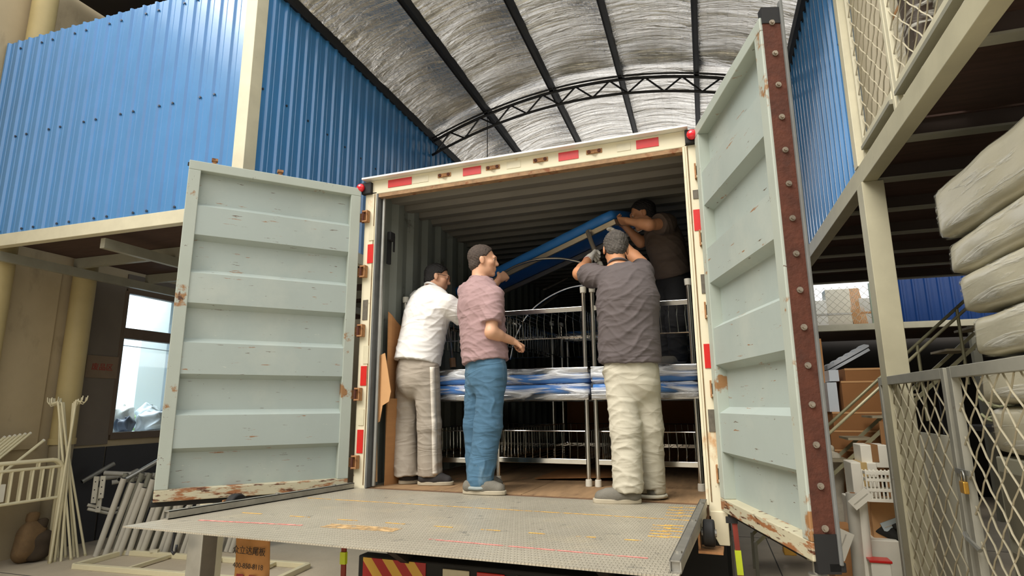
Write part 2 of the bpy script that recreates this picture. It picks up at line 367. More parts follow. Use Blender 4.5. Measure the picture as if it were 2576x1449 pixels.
# ------------------------------------------------------------------ truck
TW = 2.30; ZT = 3.232
RUSTC = (126, 74, 38)
FRAMEW = mat('worn_white_frame', (226, 218, 190), .55, 0, .05, 4, spots=[((196, 140, 80), 5, .60, .12, (1, 1, .5)), ((110, 62, 30), 11, .69, .05, (1, 1, .6))])
DOORG = mat('grey_green_door', (164, 175, 170), .5, 0, .05, 1.5, .03, 20, spots=[((186, 192, 182), 1.1, .52, .3, (1, 1, 1)), ((150, 112, 80), 4, .645, .02, (1, 1, 9)), ((96, 80, 64), 7, .665, .015, (1.1, 1.1, 10)), ((92, 84, 72), 13, .71, .02, (5, 5, 1.3)), ((200, 204, 190), 10, .70, .02, (1, 1, 5))])
DOORFR = mat('worn_door_frame', (172, 180, 170), .5, 0, .06, 3, spots=[((150, 110, 70), 5, .60, .05, (1, 1, 1)), ((80, 50, 30), 12, .66, .03, (1, 1, 1))])
DOORRUST = mat('rusty_door_rail', (190, 184, 158), .6, 0, .08, 3, spots=[((150, 100, 62), 5, .50, .06, (1, 1, 5)), ((86, 46, 24), 9, .57, .05, (1, 1, 5))])
RUST = mat('brown_rust', (84, 44, 29), .85, 0, .25, 14, .3, 50, spots=[((58, 34, 26), 6, .55, .2, (1, 1, 1))])
RUSTLT = mat('rusty_hinge_steel', (168, 122, 80), .7, .1, .3, 18, .2, 40, spots=[((92, 54, 30), 16, .55, .12, (1, 1, 1))])
RUBBER = mat('black_rubber', (24, 24, 24), .75, 0, .1, 8)
GASKET = mat('grey_rubber_seal', (108, 110, 108), .7, 0, .15, 10)
INNER = mat('truck_inner_paint', (120, 125, 117), .5, 0, .1, 2, spots=[((70, 66, 60), 5, .62, .1, (1, 1, 1))])
INROOF = mat('truck_roof_paint', (118, 114, 104), .55, 0, .1, 2)
PLY = mat('worn_plywood', (150, 120, 86), .8, 0, .2, 3, .15, 30, (6, 1, 1), spots=[((104, 78, 54), 4, .55, .2, (4, 1, 1)), ((180, 120, 84), 3, .62, .1, (3, 1, 1))])
RED = mat('red_reflector', (206, 34, 30), .3, 0, .06, 30, spec=.6)
PALE = mat('pale_reflector', (214, 206, 178), .35, 0, .06, 20, spec=.6)
PALEDK = mat('worn_dark_plate', (98, 92, 80), .6, 0, .25, 30)
REDLAMP = mat('red_lamp_lens', (225, 24, 40), .12, 0, 0, coat=.6)
STEEL = mat('bare_steel', (168, 166, 158), .4, .7, .18, 14, .1, 40)
CHASSIS = mat('chassis_black', (22, 22, 23), .7, 0, .2, 8)

truck = thing('truck', 'box truck backed in with open grey-green rear doors and lowered tail lift', 'truck', (0, 0, 0))
# box: corrugated side walls, roof, floor, front wall
def wave(n, pitch, depth):
    pr = []
    for i in range(n):
        s = i * pitch; pr += [(s, 0), (s + pitch * .32, 0), (s + pitch * .5, depth), (s + pitch * .82, depth)]
    pr.append((n * pitch, 0)); return pr
LEN = 6.0
pw = wave(24, .25, .038)
b = MB(); b.strip([Vector((-.012 - t, s + .06, 0)) for s, t in pw], (0, 0, FL), (0, 0, 3.30)); b.build('side_wall', INNER, truck, solid=.003)
b = MB(); b.strip([Vector((TW + .012 + t, s + .06, 0)) for s, t in pw], (0, 0, FL), (0, 0, 3.30)); b.build('side_wall', INNER, truck, solid=.003)
pw = wave(29, .206, .035)
b = MB(); b.strip([Vector((0, s + .06, t)) for s, t in pw], (-.06, 0, 3.255), (TW + .06, 0, 3.255)); b.build('roof_panel', INROOF, truck, solid=.003)
MB().bb(-.07, TW + .07, .02, LEN + .06, 3.30, 3.34).build('roof_skin', FRAMEW, truck)
MB().bb(-.06, TW + .06, LEN + .02, LEN + .08, FL, 3.3).build('front_wall', INNER, truck)
k = 0
for i in range(4):
    for j in range(5):
        MB().bb(i * .575 + .002, (i + 1) * .575 - .002, .02 + j * 1.2, .02 + (j + 1) * 1.2 - .004, FL - .03, FL).build('floor_board', PLY, truck)
MB().bb(0, TW, -.03, .02, FL - .12, FL - .003).build('rear_sill', mat('rusty_sill', (110, 84, 62), .8, .2, .25, 12), truck)
MB().bb(-.07, TW + .07, .03, LEN + .06, FL - .16, FL - .03).build('floor_frame', CHASSIS, truck)
for x in (.62, 1.68): MB().bb(x - .05, x + .05, .3, 8.5, .72, FL - .16).build('chassis_rail', CHASSIS, truck)

# rear frame posts
for side, x0, x1, zb in ((-1, -.105, 0, FL - .03), (1, TW, TW + .10, FL - .06)):
    pb = MB(); pb.bb(x0, x1, -.03, .055, zb, ZT + .02)
    post = pb.build('rear_post', FRAMEW, truck, bevel=.006)
    xi = 0 if side < 0 else TW
    MB().bb(xi - .004 if side < 0 else xi - .012, xi + .012 if side < 0 else xi + .004, -.034, .05, FL, ZT).build('seal_strip', FRAMEW if side > 0 else GASKET, post, bevel=.003)
    MB().bb(xi + side * .018 - .003, xi + side * .018 + .003, -.0335, -.02, FL + .02, ZT).build('weld_groove', mat('groove_grime', (120, 96, 62), .8, 0, .3, 30), post)
    if side < 0: MB().cyl((.035, .02, FL + .01), (.035, .02, ZT - .02), .014, 10).build('drain_rod', GALV, post, smooth='auto')
# lower skirt of the right post
MB().prism([(TW + .005, -.035, FL - .03), (TW + .10, -.035, FL - .03), (TW + .10, -.035, .84), (TW + .045, -.035, .84), (TW + .015, -.035, .90)], (0, .05, 0)).build('post_skirt', FRAMEW, truck, bevel=.004)
MB().prism([(-.10, -.03, FL - .03), (0, -.03, FL - .03), (-.0, -.03, .9), (-.1, -.03, .84)], (0, .05, 0)).build('post_skirt', FRAMEW, truck, bevel=.004)
# header
hd = MB().bb(-.105, TW + .10, -.03, .06, ZT, 3.345).build('rear_header', FRAMEW, truck, bevel=.006)
MB().bb(-.11, TW + .03, -.085, .08, 3.345, 3.358).build('drip_edge', mat('white_drip_edge', (236, 234, 224), .4, 0, .04, 5), hd)
MB().bb(-.01, TW + .01, -.026, .03, ZT - .028, ZT).build('seal_strip', mat('header_rust_lip', (150, 118, 84), .7, 0, .3, 20, spots=[(RUSTC, 12, .55, .1, (1, 1, 1))]), hd)
for a, c in ((977, 1036), (1165, 1210), (1405, 1455), (1600, 1656)):
    xa = at(a, 460 - (a - 977) * .17, -.03).x; xb = at(c, 460 - (c - 977) * .17, -.03).x
    MB().bb(xa, xb, -.034, -.029, ZT + .035, ZT + .095).build('red_reflector', RED, hd)
for a, c in ((1038, 1078), (1275, 1310), (1555, 1590)):
    xa = at(a, 447, -.03).x; xb = at(c, 447, -.03).x
    MB().bb(xa, xb, -.033, -.029, ZT + .037, ZT + .09).build('pale_reflector', PALE, hd)
for a, y in ((1118, 450), (1240, 432), (1360, 413), (1495, 390)):
    c = at(a, y, -.03); o = bpy.data.objects.new('cam_keeper', None); COL.objects.link(o); o.parent = hd
    MB().bb(c.x - .055, c.x + .055, -.036, -.029, ZT + .05, ZT + .082).build('keeper_plate', RUSTLT, o, bevel=.01)
    for dx in (-.035, .035): MB().cyl((c.x + dx, -.042, ZT + .066), (c.x + dx, -.034, ZT + .066), .012, 10).build('keeper_bolt', RUST, o)
    MB().tube([(c.x - .02, -.036, ZT + .056), (c.x, -.05, ZT + .05), (c.x + .02, -.036, ZT + .056)], .006, 6).build('keeper_hook', RUSTLT, o)
for x, px in ((-.115, 0), (TW + .055, 1)):
    zz = 3.29 if px else 3.283
    ml_ = MB().bb(x - .045 if px else x - .01, x + .045 if px else x + .075, -.06, -.02, zz - .05, zz + .045).build('marker_lamp', RUBBER, truck, bevel=.006)
    xx = x if px else x - .01
    MB().ball((xx, -.072, zz), .034, 14, 8, (1, .8, 1)).build('lamp_lens', REDLAMP, ml_, smooth=True)

# reflectors and small plates on the posts
def plate(px, py0, py1, m, w=.05, nm='red_reflector'):
    a = at(px, (py0 + py1) / 2, -.03); z0 = at(px, py1, -.03).z; z1 = at(px, py0, -.03).z
    MB().bb(a.x - w / 2, a.x + w / 2, -.035, -.029, z0, z1).build(nm, m, truck)
for px, a, b_ in ((932, 615, 662), (915, 921, 970), (906, 1081, 1140), (1756, 527, 580), (1783, 865, 926)): plate(px, a, b_, RED)
for px, a, b_ in ((935, 570, 605), (921, 870, 915), (909, 1030, 1070)): plate(px, a, b_, PALE, .045, 'pale_reflector')
for px, a, b_ in ((1752, 478, 500), (1773, 690, 738), (1792, 1030, 1086), (919, 755, 805)): plate(px, a, b_, PALEDK, .042, 'worn_plate')

# hinge brackets on the posts and the doors
def make_door(name, hx, hy, fx, fy, z0, z1, inner, label):
    """door panel from the hinge line to the free edge; inner: sign of the side that faces the camera"""
    d = Vector((fx - hx, fy - hy, 0)); w = d.length; ang = math.atan2(d.y, d.x)
    o = bpy.data.objects.new(name, None); COL.objects.link(o); o.parent = truck; o.location = (hx, hy, 0); o.rotation_euler = (0, 0, ang); o['label'] = label
    n = inner; fw = .075; T = .045                     # local x: along the door, y*n: towards the camera side
    def bb(x0, x1, y0, y1, za, zb, nm, m, bevel=.004, par=o): return MB().bb(x0, x1, n * y0, n * y1, za, zb).build(nm, m, par, bevel=bevel)
    bb(0, fw, -.03, .040, z0 + .07, z1 - .065, 'door_stile', DOORFR); bb(w - fw, w, -.03, .040, z0 + .07, z1 - .065, 'door_stile', DOORFR)
    bb(0, w, -.03, .040, z1 - .065, z1, 'door_rail', DOORFR); bb(0, w, -.03, .040, z0, z0 + .07, 'door_rail', DOORRUST)
    # pressed panel: four raised bands
    zA, zB = z0 + .07, z1 - .065; per = (zB - zA) / 4.5; pr = []
    z = zB; deep, high = -.026, .030
    pr.append((deep, zB))
    for i in range(4):
        pr += [(deep, z - per * .5 + .016), (high, z - per * .5 - .018), (high, z - per + .014), (deep, z - per - .016)]
        z -= per
    pr.append((deep, zA))
    MB().strip([Vector((0, n * y, zz)) for y, zz in pr], (fw - .01, 0, 0), (w - fw + .01, 0, 0)).build('pressed_panel', DOORG, o, solid=.004)
    bb(.004, w - .004, -.05, -.032, z0 + .004, z1 - .004, 'outer_skin', DOORG)
    bb(-.01, w + .012, -.062, -.05, z1 - .012, z1 + .016, 'rubber_seal', RUBBER); bb(-.01, w + .012, -.075, -.01, z0 - .035, z0, 'rubber_seal', RUBBER)
    return o, w, n
dl, wl_, nl = make_door('rear_door', -.144, -.05, -.912, -.94, FL - .004, 3.277, 1, 'grey-green rear door swung open on the left post')
dr, wr_, nr = make_door('rear_door', TW + .105, -.05, 2.755, -1.09, FL - .02, 3.325, -1, 'grey-green rear door with a rusty bolted edge on the right post')
# cams on top of the left door, rusty bolted strip on the free edge of the right door
for px in (551, 702):
    t_ = (702 - px) / 151.0; x = wl_ * (.50 + .37 * t_) if px == 551 else wl_ * .50
    c = MB(); c.cyl((x, -.03, 3.277), (x, -.03, 3.325), .012, 8); c.bb(x - .02, x + .02, -.05, -.01, 3.318, 3.335); c.bb(x - .018, x + .018, -.045, -.015, 3.29, 3.30)
    c.build('cam_pin', RUSTLT, dl)
MB().bb(wr_, wr_ + .006, -.028, .05, FL + .03, 3.29).build('rust_strip', RUST, dr)
MB().bb(wr_ - .01, wr_ + .02, .05, .064, FL - .03, 3.40).build('edge_seal', GASKET, dr, bevel=.004)
MB().bb(wr_ - .03, wr_ + .01, -.03, .06, 3.29, 3.37).build('corner_bracket', CHASSIS, dr)
MB().bb(wr_ - .02, wr_ + .012, -.03, .055, FL - .06, FL + .08).build('corner_bracket', CHASSIS, dr)
for i in range(15):
    z = FL + .10 + i * .153
    c = MB(); c.cyl((wr_ + .004, .012, z), (wr_ + .012, .012, z), .013, 10); c.cyl((wr_ + .012, .012, z), (wr_ + .02, .012, z), .008, 6)
    c.build('bolt', mat('bolt_zinc', (150, 140, 126), .4, .6, .2, 30), dr)
lk = MB(); zl = FL - .10; lk.cyl((wr_ * .9, .02, zl), (wr_ * .9, .02, zl + .09), .018, 10); lk.cyl((wr_ * .9, .02, zl - .012), (wr_ * .9, .02, zl + .012), .034, 12); lk.cyl((wr_ * .9, .02, zl + .06), (wr_ * .9, .02, zl + .075), .034, 12)
lk.build('cam_spool', STEEL, dr, smooth='auto')
for zz in (3.05, 2.615, 2.165, 1.70, 1.225):
    hb = bpy.data.objects.new('hinge', None); COL.objects.link(hb); hb.parent = truck; hb.location = (-.10, -.045, zz)
    MB().bb(-.055, .012, -.012, .012, -.035, .03).build('hinge_strap', RUSTLT, hb, bevel=.003)
    MB().cyl((.0, -.012, -.05), (.0, -.012, .05), .011, 8).build('hinge_pin', RUST, hb)
    MB().bb(-.004, .045, -.024, .012, .034, .046).build('hinge_lug', RUSTLT, hb, bevel=.003); MB().bb(-.004, .045, -.024, .012, -.046, -.034).build('hinge_lug', RUSTLT, hb, bevel=.003)
    MB().bb(.036, .046, -.03, .012, -.046, .046).build('hinge_plate', RUSTLT, hb, bevel=.002)
    hb2 = bpy.data.objects.new('hinge', None); COL.objects.link(hb2); hb2.parent = truck; hb2.location = (TW + .088, -.04, zz)
    MB().bb(-.03, .014, -.02, .012, .03, .045).build('hinge_lug', FRAMEW, hb2, bevel=.003); MB().bb(-.03, .014, -.02, .012, -.045, -.03).build('hinge_lug', FRAMEW, hb2, bevel=.003)
    MB().cyl((0, -.012, -.05), (0, -.012, .05), .009, 8).build('hinge_pin', RUSTLT, hb2)
    MB().bb(-.034, -.024, -.024, .012, -.05, .05).build('hinge_plate', RUSTLT, hb2, bevel=.002)

# ------------------------------------------------------------------ tail lift
tilt = Matrix.Rotation(math.radians(-1.72), 4, 'X')
lift = bpy.data.objects.new('tail_lift', None); COL.objects.link(lift); lift.parent = truck; lift.location = (0, -.035, FL - .002); lift.rotation_euler = (math.radians(-1.72), 0, 0)
def tread():
    m = mat('tread_plate', (172, 165, 148), .42, .15, .12, 2.2, spots=[((190, 178, 152), 3, .55, .25, (1, 1, 1)), ((112, 110, 102), 9, .6, .12, (1, 1, 1)), ((196, 160, 110), 4, .70, .06, (1, 2, 1))])
    nt = m.node_tree; N = nt.nodes; L = nt.links; b = N['Principled BSDF']; tc = N.new('ShaderNodeTexCoord')
    hs = []
    for ang, off in ((.785, 0), (-.785, .5)):
        mp = N.new('ShaderNodeMapping'); mp.inputs['Rotation'].default_value = (0, 0, ang); mp.inputs['Scale'].default_value = (55, 20, 1); mp.inputs['Location'].default_value = (off, off, 0); L.new(tc.outputs['Object'], mp.inputs[0])
        vo = N.new('ShaderNodeTexVoronoi'); vo.inputs['Scale'].default_value = 1; vo.inputs['Randomness'].default_value = 0; vo.voronoi_dimensions = '2D'; L.new(mp.outputs[0], vo.inputs['Vector'])
        r = N.new('ShaderNodeMapRange'); r.inputs[1].default_value = .32; r.inputs[2].default_value = .22; L.new(vo.outputs['Distance'], r.inputs[0]); hs.append(r.outputs[0])
    mx = N.new('ShaderNodeMath'); mx.operation = 'MAXIMUM'; L.new(hs[0], mx.inputs[0]); L.new(hs[1], mx.inputs[1])
    bp = N.new('ShaderNodeBump'); bp.inputs['Strength'].default_value = .8; bp.inputs['Distance'].default_value = .004; L.new(mx.outputs[0], bp.inputs['Height']); L.new(bp.outputs[0], b.inputs['Normal'])
    return m
TREAD = tread()
PX0, PX1, PD = -.10, TW - .012, 1.70
plt = MB(); plt.prism([(PX0, 0, 0), (PX0, -PD, 0), (PX0, -PD, -.006), (PX0, -.25, -.05), (PX0, 0, -.05)], (PX1 - PX0, 0, 0)); plt.build('platform_plate', TREAD, lift)
def worn(name, col):
    m = mat(name, col, .6, 0, .1, 10); nt = m.node_tree; N = nt.nodes; L = nt.links
    o = N['Material Output']; t = N.new('ShaderNodeBsdfTransparent'); x = N.new('ShaderNodeMixShader'); nz = N.new('ShaderNodeTexNoise'); nz.inputs['Scale'].default_value = 26; nz.inputs['Detail'].default_value = 6
    tc = N.new('ShaderNodeTexCoord'); L.new(tc.outputs['Object'], nz.inputs[0]); r = N.new('ShaderNodeMapRange'); r.inputs[1].default_value = .36; r.inputs[2].default_value = .6; L.new(nz.outputs[0], r.inputs[0])
    L.new(r.outputs[0], x.inputs[0]); L.new(t.outputs[0], x.inputs[1]); L.new(N['Principled BSDF'].outputs[0], x.inputs[2]); L.new(x.outputs[0], o.inputs[0]); return m
YEL = worn('worn_yellow_paint', (240, 190, 90)); PINK = worn('worn_pink_paint', (232, 150, 140))
LM = Matrix.Translation((0, -.035, FL - .002)) @ Matrix.Rotation(math.radians(-1.72), 4, 'X'); LMI = LM.inverted()
def onlift(px, py):
    P = LM @ Vector((0, 0, 0)); Nn = (LM.to_3x3() @ Vector((0, 0, 1))); return LMI @ onplane(px, py, P, Nn)
def line(pa, pb, w, m, nm='painted_line'):
    a, b_ = onlift(*pa), onlift(*pb); a.z = b_.z = .0012; MB().bar(a, b_, w, .0008).build(nm, m, lift)
line((775, 1253), (1758, 1311), .012, YEL)
for k in range(9):
    t0, t1 = k / 9, k / 9 + .045; A, B = Vector((610, 1290)), Vector((1690, 1366)); p, q = A.lerp(B, t0), A.lerp(B, t1); line((p.x, p.y), (q.x, q.y), .012, YEL, 'painted_dash')
line((500, 1309), (760, 1322), .02, PINK); line((1080, 1357), (1630, 1405), .014, PINK); line((820, 1322), (1000, 1334), .09, worn('worn_orange_paint', (206, 172, 122)), 'painted_patch')
for cx, cy, n in ((1708, 1290, 4), (1668, 1335, 5)):
    for k in range(n):
        for s_ in (0, 1):
            a = onlift(cx - 26 + s_ * 30 - k * 3, cy - 14 + k * 7); b_ = a + Vector((.085, 0, 0)); a.z = b_.z = .0012
            MB().bar(a, b_, .014, .0008).build('painted_stencil', YEL, lift)
for (pa, pb, nm) in (((345, 1312), (885, 1229), 0), ((1708, 1418), (1785, 1279), 1)):
    x = PX0 + .015 if nm == 0 else PX1 - .012
    y0, y1 = -1.50, -.03
    if nm == 1: y0 = -1.66
    r_ = MB(); r_.bb(x - .018, x + .018, y0, y1, 0.0, .005); r_.bb(x - .018, x - .014, y0, y1, .0, .038); r_.bb(x + .014, x + .018, y0, y1, .0, .038); r_.bb(x - .018, x + .018, y0, y1, .034, .038)
    r_.bb(x - .013, x + .013, y0 + .01, y1, .005, .033)
    rail = r_.build('side_rail', STEEL, lift)
    for yy in (y0 + .12, (y0 + y1) / 2, y1 - .2): MB().cyl((x, yy, .036), (x, yy, .045), .012, 8).build('rail_bolt', STEEL, rail)
# guide rollers under the platform's sides
for x, y in ((PX1 + .035, -.55), (PX0 - .06, -1.0)):
    ro = bpy.data.objects.new('guide_roller', None); COL.objects.link(ro); ro.parent = lift; ro.location = (x, y, -.055 if x > 0 else .0)
    MB().cyl((-.026, 0, 0), (.026, 0, 0), .062, 20).build('roller_tyre', RUBBER, ro, bevel=.008, smooth='auto')
    MB().cyl((-.034, 0, 0), (.034, 0, 0), .018, 10).build('roller_axle', STEEL, ro)
    MB().bb(-.05, .06, -.07, .08, -.082, -.07).build('roller_bracket', RUSTLT, ro)
    MB().bb(-.05, -.04, -.05, .05, -.08, .03).build('roller_bracket', RUSTLT, ro)
# flag with the maker's name and a steel leg hanging below the platform's lip
def text_mesh(txt, size, m, parent, name, loc, rot, sx=1.0, align='CENTER'):
    cu = bpy.data.curves.new(name, 'FONT'); cu.body = txt; cu.size = size; cu.align_x = align; cu.extrude = .0006; cu.resolution_u = 3
    to = bpy.data.objects.new(name, cu); COL.objects.link(to); bpy.context.view_layer.update()
    me = bpy.data.meshes.new_from_object(to.evaluated_get(bpy.context.evaluated_depsgraph_get())); bpy.data.objects.remove(to)
    o = bpy.data.objects.new(name, me); COL.objects.link(o); me.materials.clear(); me.materials.append(m)
    o.parent = parent; o.location = loc; o.rotation_euler = rot; o.scale = (sx, 1, 1); return o
INK = mat('dark_ink', (38, 26, 20), .7, 0, 0); REDINK = mat('red_ink', (150, 44, 34), .8, 0, .1, 20); MAROON = mat('maroon_stripe', (118, 26, 24), .6, 0, .1, 10)
FLAG = mat('brown_yellow_flag', (172, 120, 62), .6, 0, .12, 5)
yb = -1.52
fa, fb = at(577, 1385, yb - .03).x, at(664, 1392, yb - .03).x; fz = FL + .035
def flagpt(a, b): return (fa + (fb - fa) * a, .012 * math.sin(6 * a + 3 * b), -.36 * b)
fl = MB().grid(flagpt, 8, 8).build('warning_flag', FLAG, truck, smooth=True, solid=.003, loc=(0, yb, fz)); fw_ = fb - fa
text_mesh('众立达尾板', fw_ * .19, INK, fl, 'flag_lettering', ((fa + fb) / 2, -.016, -.105), (PI / 2, 0, 0))
text_mesh('400-850-8118', fw_ * .155, INK, fl, 'flag_lettering', ((fa + fb) / 2, -.016, -.165), (PI / 2, 0, 0))
for k in range(3):
    x = fa + fw_ * (.05 + .36 * k); MB().prism([(x, -.0155, -.36), (x + fw_ * .2, -.0155, -.36), (x + fw_ * .34, -.0155, -.19), (x + fw_ * .14, -.0155, -.19)], (0, .0008, 0)).build('flag_stripe', MAROON, fl)
lx = at(503, 1400, -1.2).x
MB().bb(lx - .05, lx + .05, -1.24, -1.14, 0, FL + .0).build('support_leg', GALV, truck, bevel=.004)
MB().bb(lx - .09, lx + .09, -1.28, -1.10, 0, .012).build('support_foot', GALV, truck)
# hook hanging on the left under the platform
hk = at(437, 1370, -1.3)
MB().tube([(hk.x, -1.3, FL + .02), (hk.x - .005, -1.3, hk.z + .03), (hk.x - .012, -1.3, hk.z - .03), (hk.x + .005, -1.3, hk.z - .045), (hk.x + .02, -1.3, hk.z - .03), (hk.x + .02, -1.3, hk.z)], .007, 6).build('flag_hook', BLACKSTEEL, truck, smooth=True)

# bumper with striped plate, lamps, wheels
bmp = MB().bb(.10, 2.2, -.22, -.12, .50, .66).build('rear_bumper', CHASSIS, truck, bevel=.01)
def stripes():
    m = mat('red_yellow_stripes', (180, 30, 26), .35, 0, 0); nt = m.node_tree; N = nt.nodes; L = nt.links
    tc = N.new('ShaderNodeTexCoord'); mp = N.new('ShaderNodeMapping'); mp.inputs['Rotation'].default_value = (0, .7, 0); L.new(tc.outputs['Object'], mp.inputs[0])
    w = N.new('ShaderNodeTexWave'); w.inputs['Scale'].default_value = 2.6; L.new(mp.outputs[0], w.inputs[0]); r = N.new('ShaderNodeValToRGB'); r.color_ramp.interpolation = 'CONSTANT'
    r.color_ramp.elements[0].color = (*srgb(176, 26, 24), 1); r.color_ramp.elements[1].position = .5; r.color_ramp.elements[1].color = (*srgb(226, 180, 70), 1); L.new(w.outputs[0], r.inputs[0]); L.new(r.outputs[0], N['Principled BSDF'].inputs['Base Color']); return m
STRIPE = stripes()
MB().bb(.14, .60, -.225, -.22, .51, .65).build('striped_plate', STRIPE, bmp); MB().bb(1.7, 2.16, -.225, -.22, .51, .65).build('striped_plate', STRIPE, bmp)
for x, m in ((.72, PALE), (.95, RED), (1.2, PALE), (1.45, RED)): MB().bb(x, x + .18, -.23, -.22, .54, .63).build('bumper_lamp', m, bmp, bevel=.004)
MB().bb(.4, 1.9, -.12, .1, .60, FL - .16).build('lift_frame', CHASSIS, truck)
for x in (.45, 1.75): MB().bar((x, -.1, .62), (x, -.75, FL - .06), .06, .09).build('lift_arm', CHASSIS, truck)
for x in (2.20, .08):
    for yy in (1.5,):
        w_ = bpy.data.objects.new('rear_wheel', None); COL.objects.link(w_); w_.parent = truck; w_.location = (x, yy, .41)
        MB().cyl((-.17, 0, 0), (.17, 0, 0), .41, 32).build('tyre', RUBBER, w_, bevel=.04, smooth='auto'); MB().cyl((-.172, 0, 0), (.172, 0, 0), .22, 24).build('wheel_rim', GREYPAINT, w_)
MB().bb(2.02, 2.36, .55, .58, .25, .9).build('mud_flap', RUBBER, truck); MB().bb(-.06, .3, .55, .58, .25, .9).build('mud_flap', RUBBER, truck)
# truck cab far ahead, standing on its wheels
cabm = mat('cab_white_paint', (214, 216, 214), .35, 0, .04, 3)
MB().bb(.05, 2.25, LEN + .35, LEN + 2.0, .75, 2.6).build('cab', cabm, truck, bevel=.12, seg=4)
for x in (2.12, .18):
    w_ = bpy.data.objects.new('front_wheel', None); COL.objects.link(w_); w_.parent = truck; w_.location = (x, LEN + 1.2, .41)
    MB().cyl((-.12, 0, 0), (.12, 0, 0), .41, 28).build('tyre', RUBBER, w_, bevel=.04, smooth='auto')
# tie-down strap with black buckle on the left inner wall
st = bpy.data.objects.new('cargo_strap', None); COL.objects.link(st); st.parent = truck
c = Vector((.03, .115, 2.90))
MB().bb(c.x - .006, c.x + .012, c.y - .02, c.y + .02, 2.70, 2.93).build('strap_webbing', RUBBER, st); MB().bb(c.x, c.x + .035, c.y - .035, c.y + .035, 2.885, 2.955).build('strap_buckle', RUBBER, st, bevel=.008)
MB().bb(c.x + .03, c.x + .036, c.y + .01, c.y + .03, 2.80, 2.93).build('strap_tail', RUBBER, st)
text_mesh('废品区', .095, REDINK, ps, 'sign_lettering', (.006, 0, -.035), (PI / 2, 0, PI / 2))

# red marker poles with lime reflective sleeves on the lift's sides
LIME = mat('lime_reflective', (196, 214, 40), .4, 0, .05, 8); REDP = mat('dark_red_pole', (132, 48, 36), .6, 0, .15, 8)
for (xa, ya, xb, yb_, Y, s0, s1) in ((1846, 1300, 1866, 1470, -.16, .50, .86), (866, 1368, 863, 1470, -.95, .2, .5)):
    a, b_ = at(xa, ya, Y), at(xb, yb_, Y); mp_ = MB().bar(a, b_, .026, .012, (0, 1, 0)).build('marker_pole', REDP, truck); MB().bar(a.lerp(b_, s0) + Vector((0, -.002, 0)), a.lerp(b_, s1) + Vector((0, -.002, 0)), .032, .02, (0, 1, 0)).build('reflective_sleeve', LIME, mp_)
MB().bar((TW + .09, -.16, FL - .05), (TW + .15, -.16, FL - .05), .03, .03).build('pole_bracket', CHASSIS, truck)
def smooth_path(pts, n=6):
    P = [Vector(p) for p in pts]; Q = [P[0] * 2 - P[1]] + P + [P[-1] * 2 - P[-2]]; out = []
    for i in range(1, len(Q) - 2):
        for k in range(n):
            t = k / n; a, b, c, d = Q[i - 1], Q[i], Q[i + 1], Q[i + 2]; out.append(.5 * ((2 * b) + (c - a) * t + (2 * a - 5 * b + 4 * c - d) * t * t + (3 * b - a - 3 * c + d) * t ** 3))
    return out + [P[-1]]
# ------------------------------------------------------------------ soft shapes
def soft_box(dx, dy, dz, r=.04, n=(10, 10, 4), amp=0.0, freq=4.0, seed=0.0, puff=0.0, aniso=(1, 1, 1)):
    """box with rounded edges, slightly crumpled; centred on the base"""
    bm = bmesh.new(); hx, hy, hz = dx / 2, dy / 2, dz / 2
    def face(o, a, b, na, nb):
        vs = [[bm.verts.new(Vector(o) + Vector(a) * (i / na) + Vector(b) * (j / nb)) for i in range(na + 1)] for j in range(nb + 1)]
        for j in range(nb):
            for i in range(na): bm.faces.new((vs[j][i], vs[j][i + 1], vs[j + 1][i + 1], vs[j + 1][i]))
    nx, ny, nz = n
    face((-hx, -hy, -hz), (0, dy, 0), (dx, 0, 0), ny, nx); face((-hx, -hy, hz), (dx, 0, 0), (0, dy, 0), nx, ny)
    face((-hx, -hy, -hz), (dx, 0, 0), (0, 0, dz), nx, nz); face((-hx, hy, -hz), (0, 0, dz), (dx, 0, 0), nz, nx)
    face((-hx, -hy, -hz), (0, 0, dz), (0, dy, 0), nz, ny); face((hx, -hy, -hz), (0, dy, 0), (0, 0, dz), ny, nz)
    bmesh.ops.remove_doubles(bm, verts=bm.verts, dist=1e-5)
    for v in bm.verts:
        p = v.co.copy(); q = Vector((max(-hx + r, min(hx - r, p.x)), max(-hy + r, min(hy - r, p.y)), max(-hz + r, min(hz - r, p.z)))); d = p - q
        if d.length > 1e-6: p = q + d.normalized() * r
        if puff: p.z += puff * math.cos(PI * .5 * p.x / hx) * math.cos(PI * .5 * p.y / hy) * (1 if p.z > 0 else -1)
        if amp:
            w = Vector((p.x * freq * aniso[0] + seed, p.y * freq * aniso[1], p.z * freq * aniso[2]))
            p += Vector((noise.noise(w), noise.noise(w + Vector((9, 0, 0))), noise.noise(w + Vector((0, 9, 0))))) * amp
        v.co = p + Vector((0, 0, hz))
    b = MB(); bm.verts.index_update(); b.v = [tuple(v.co) for v in bm.verts]; b.f = [tuple(v.index for v in f.verts) for f in bm.faces]; bm.free(); return b

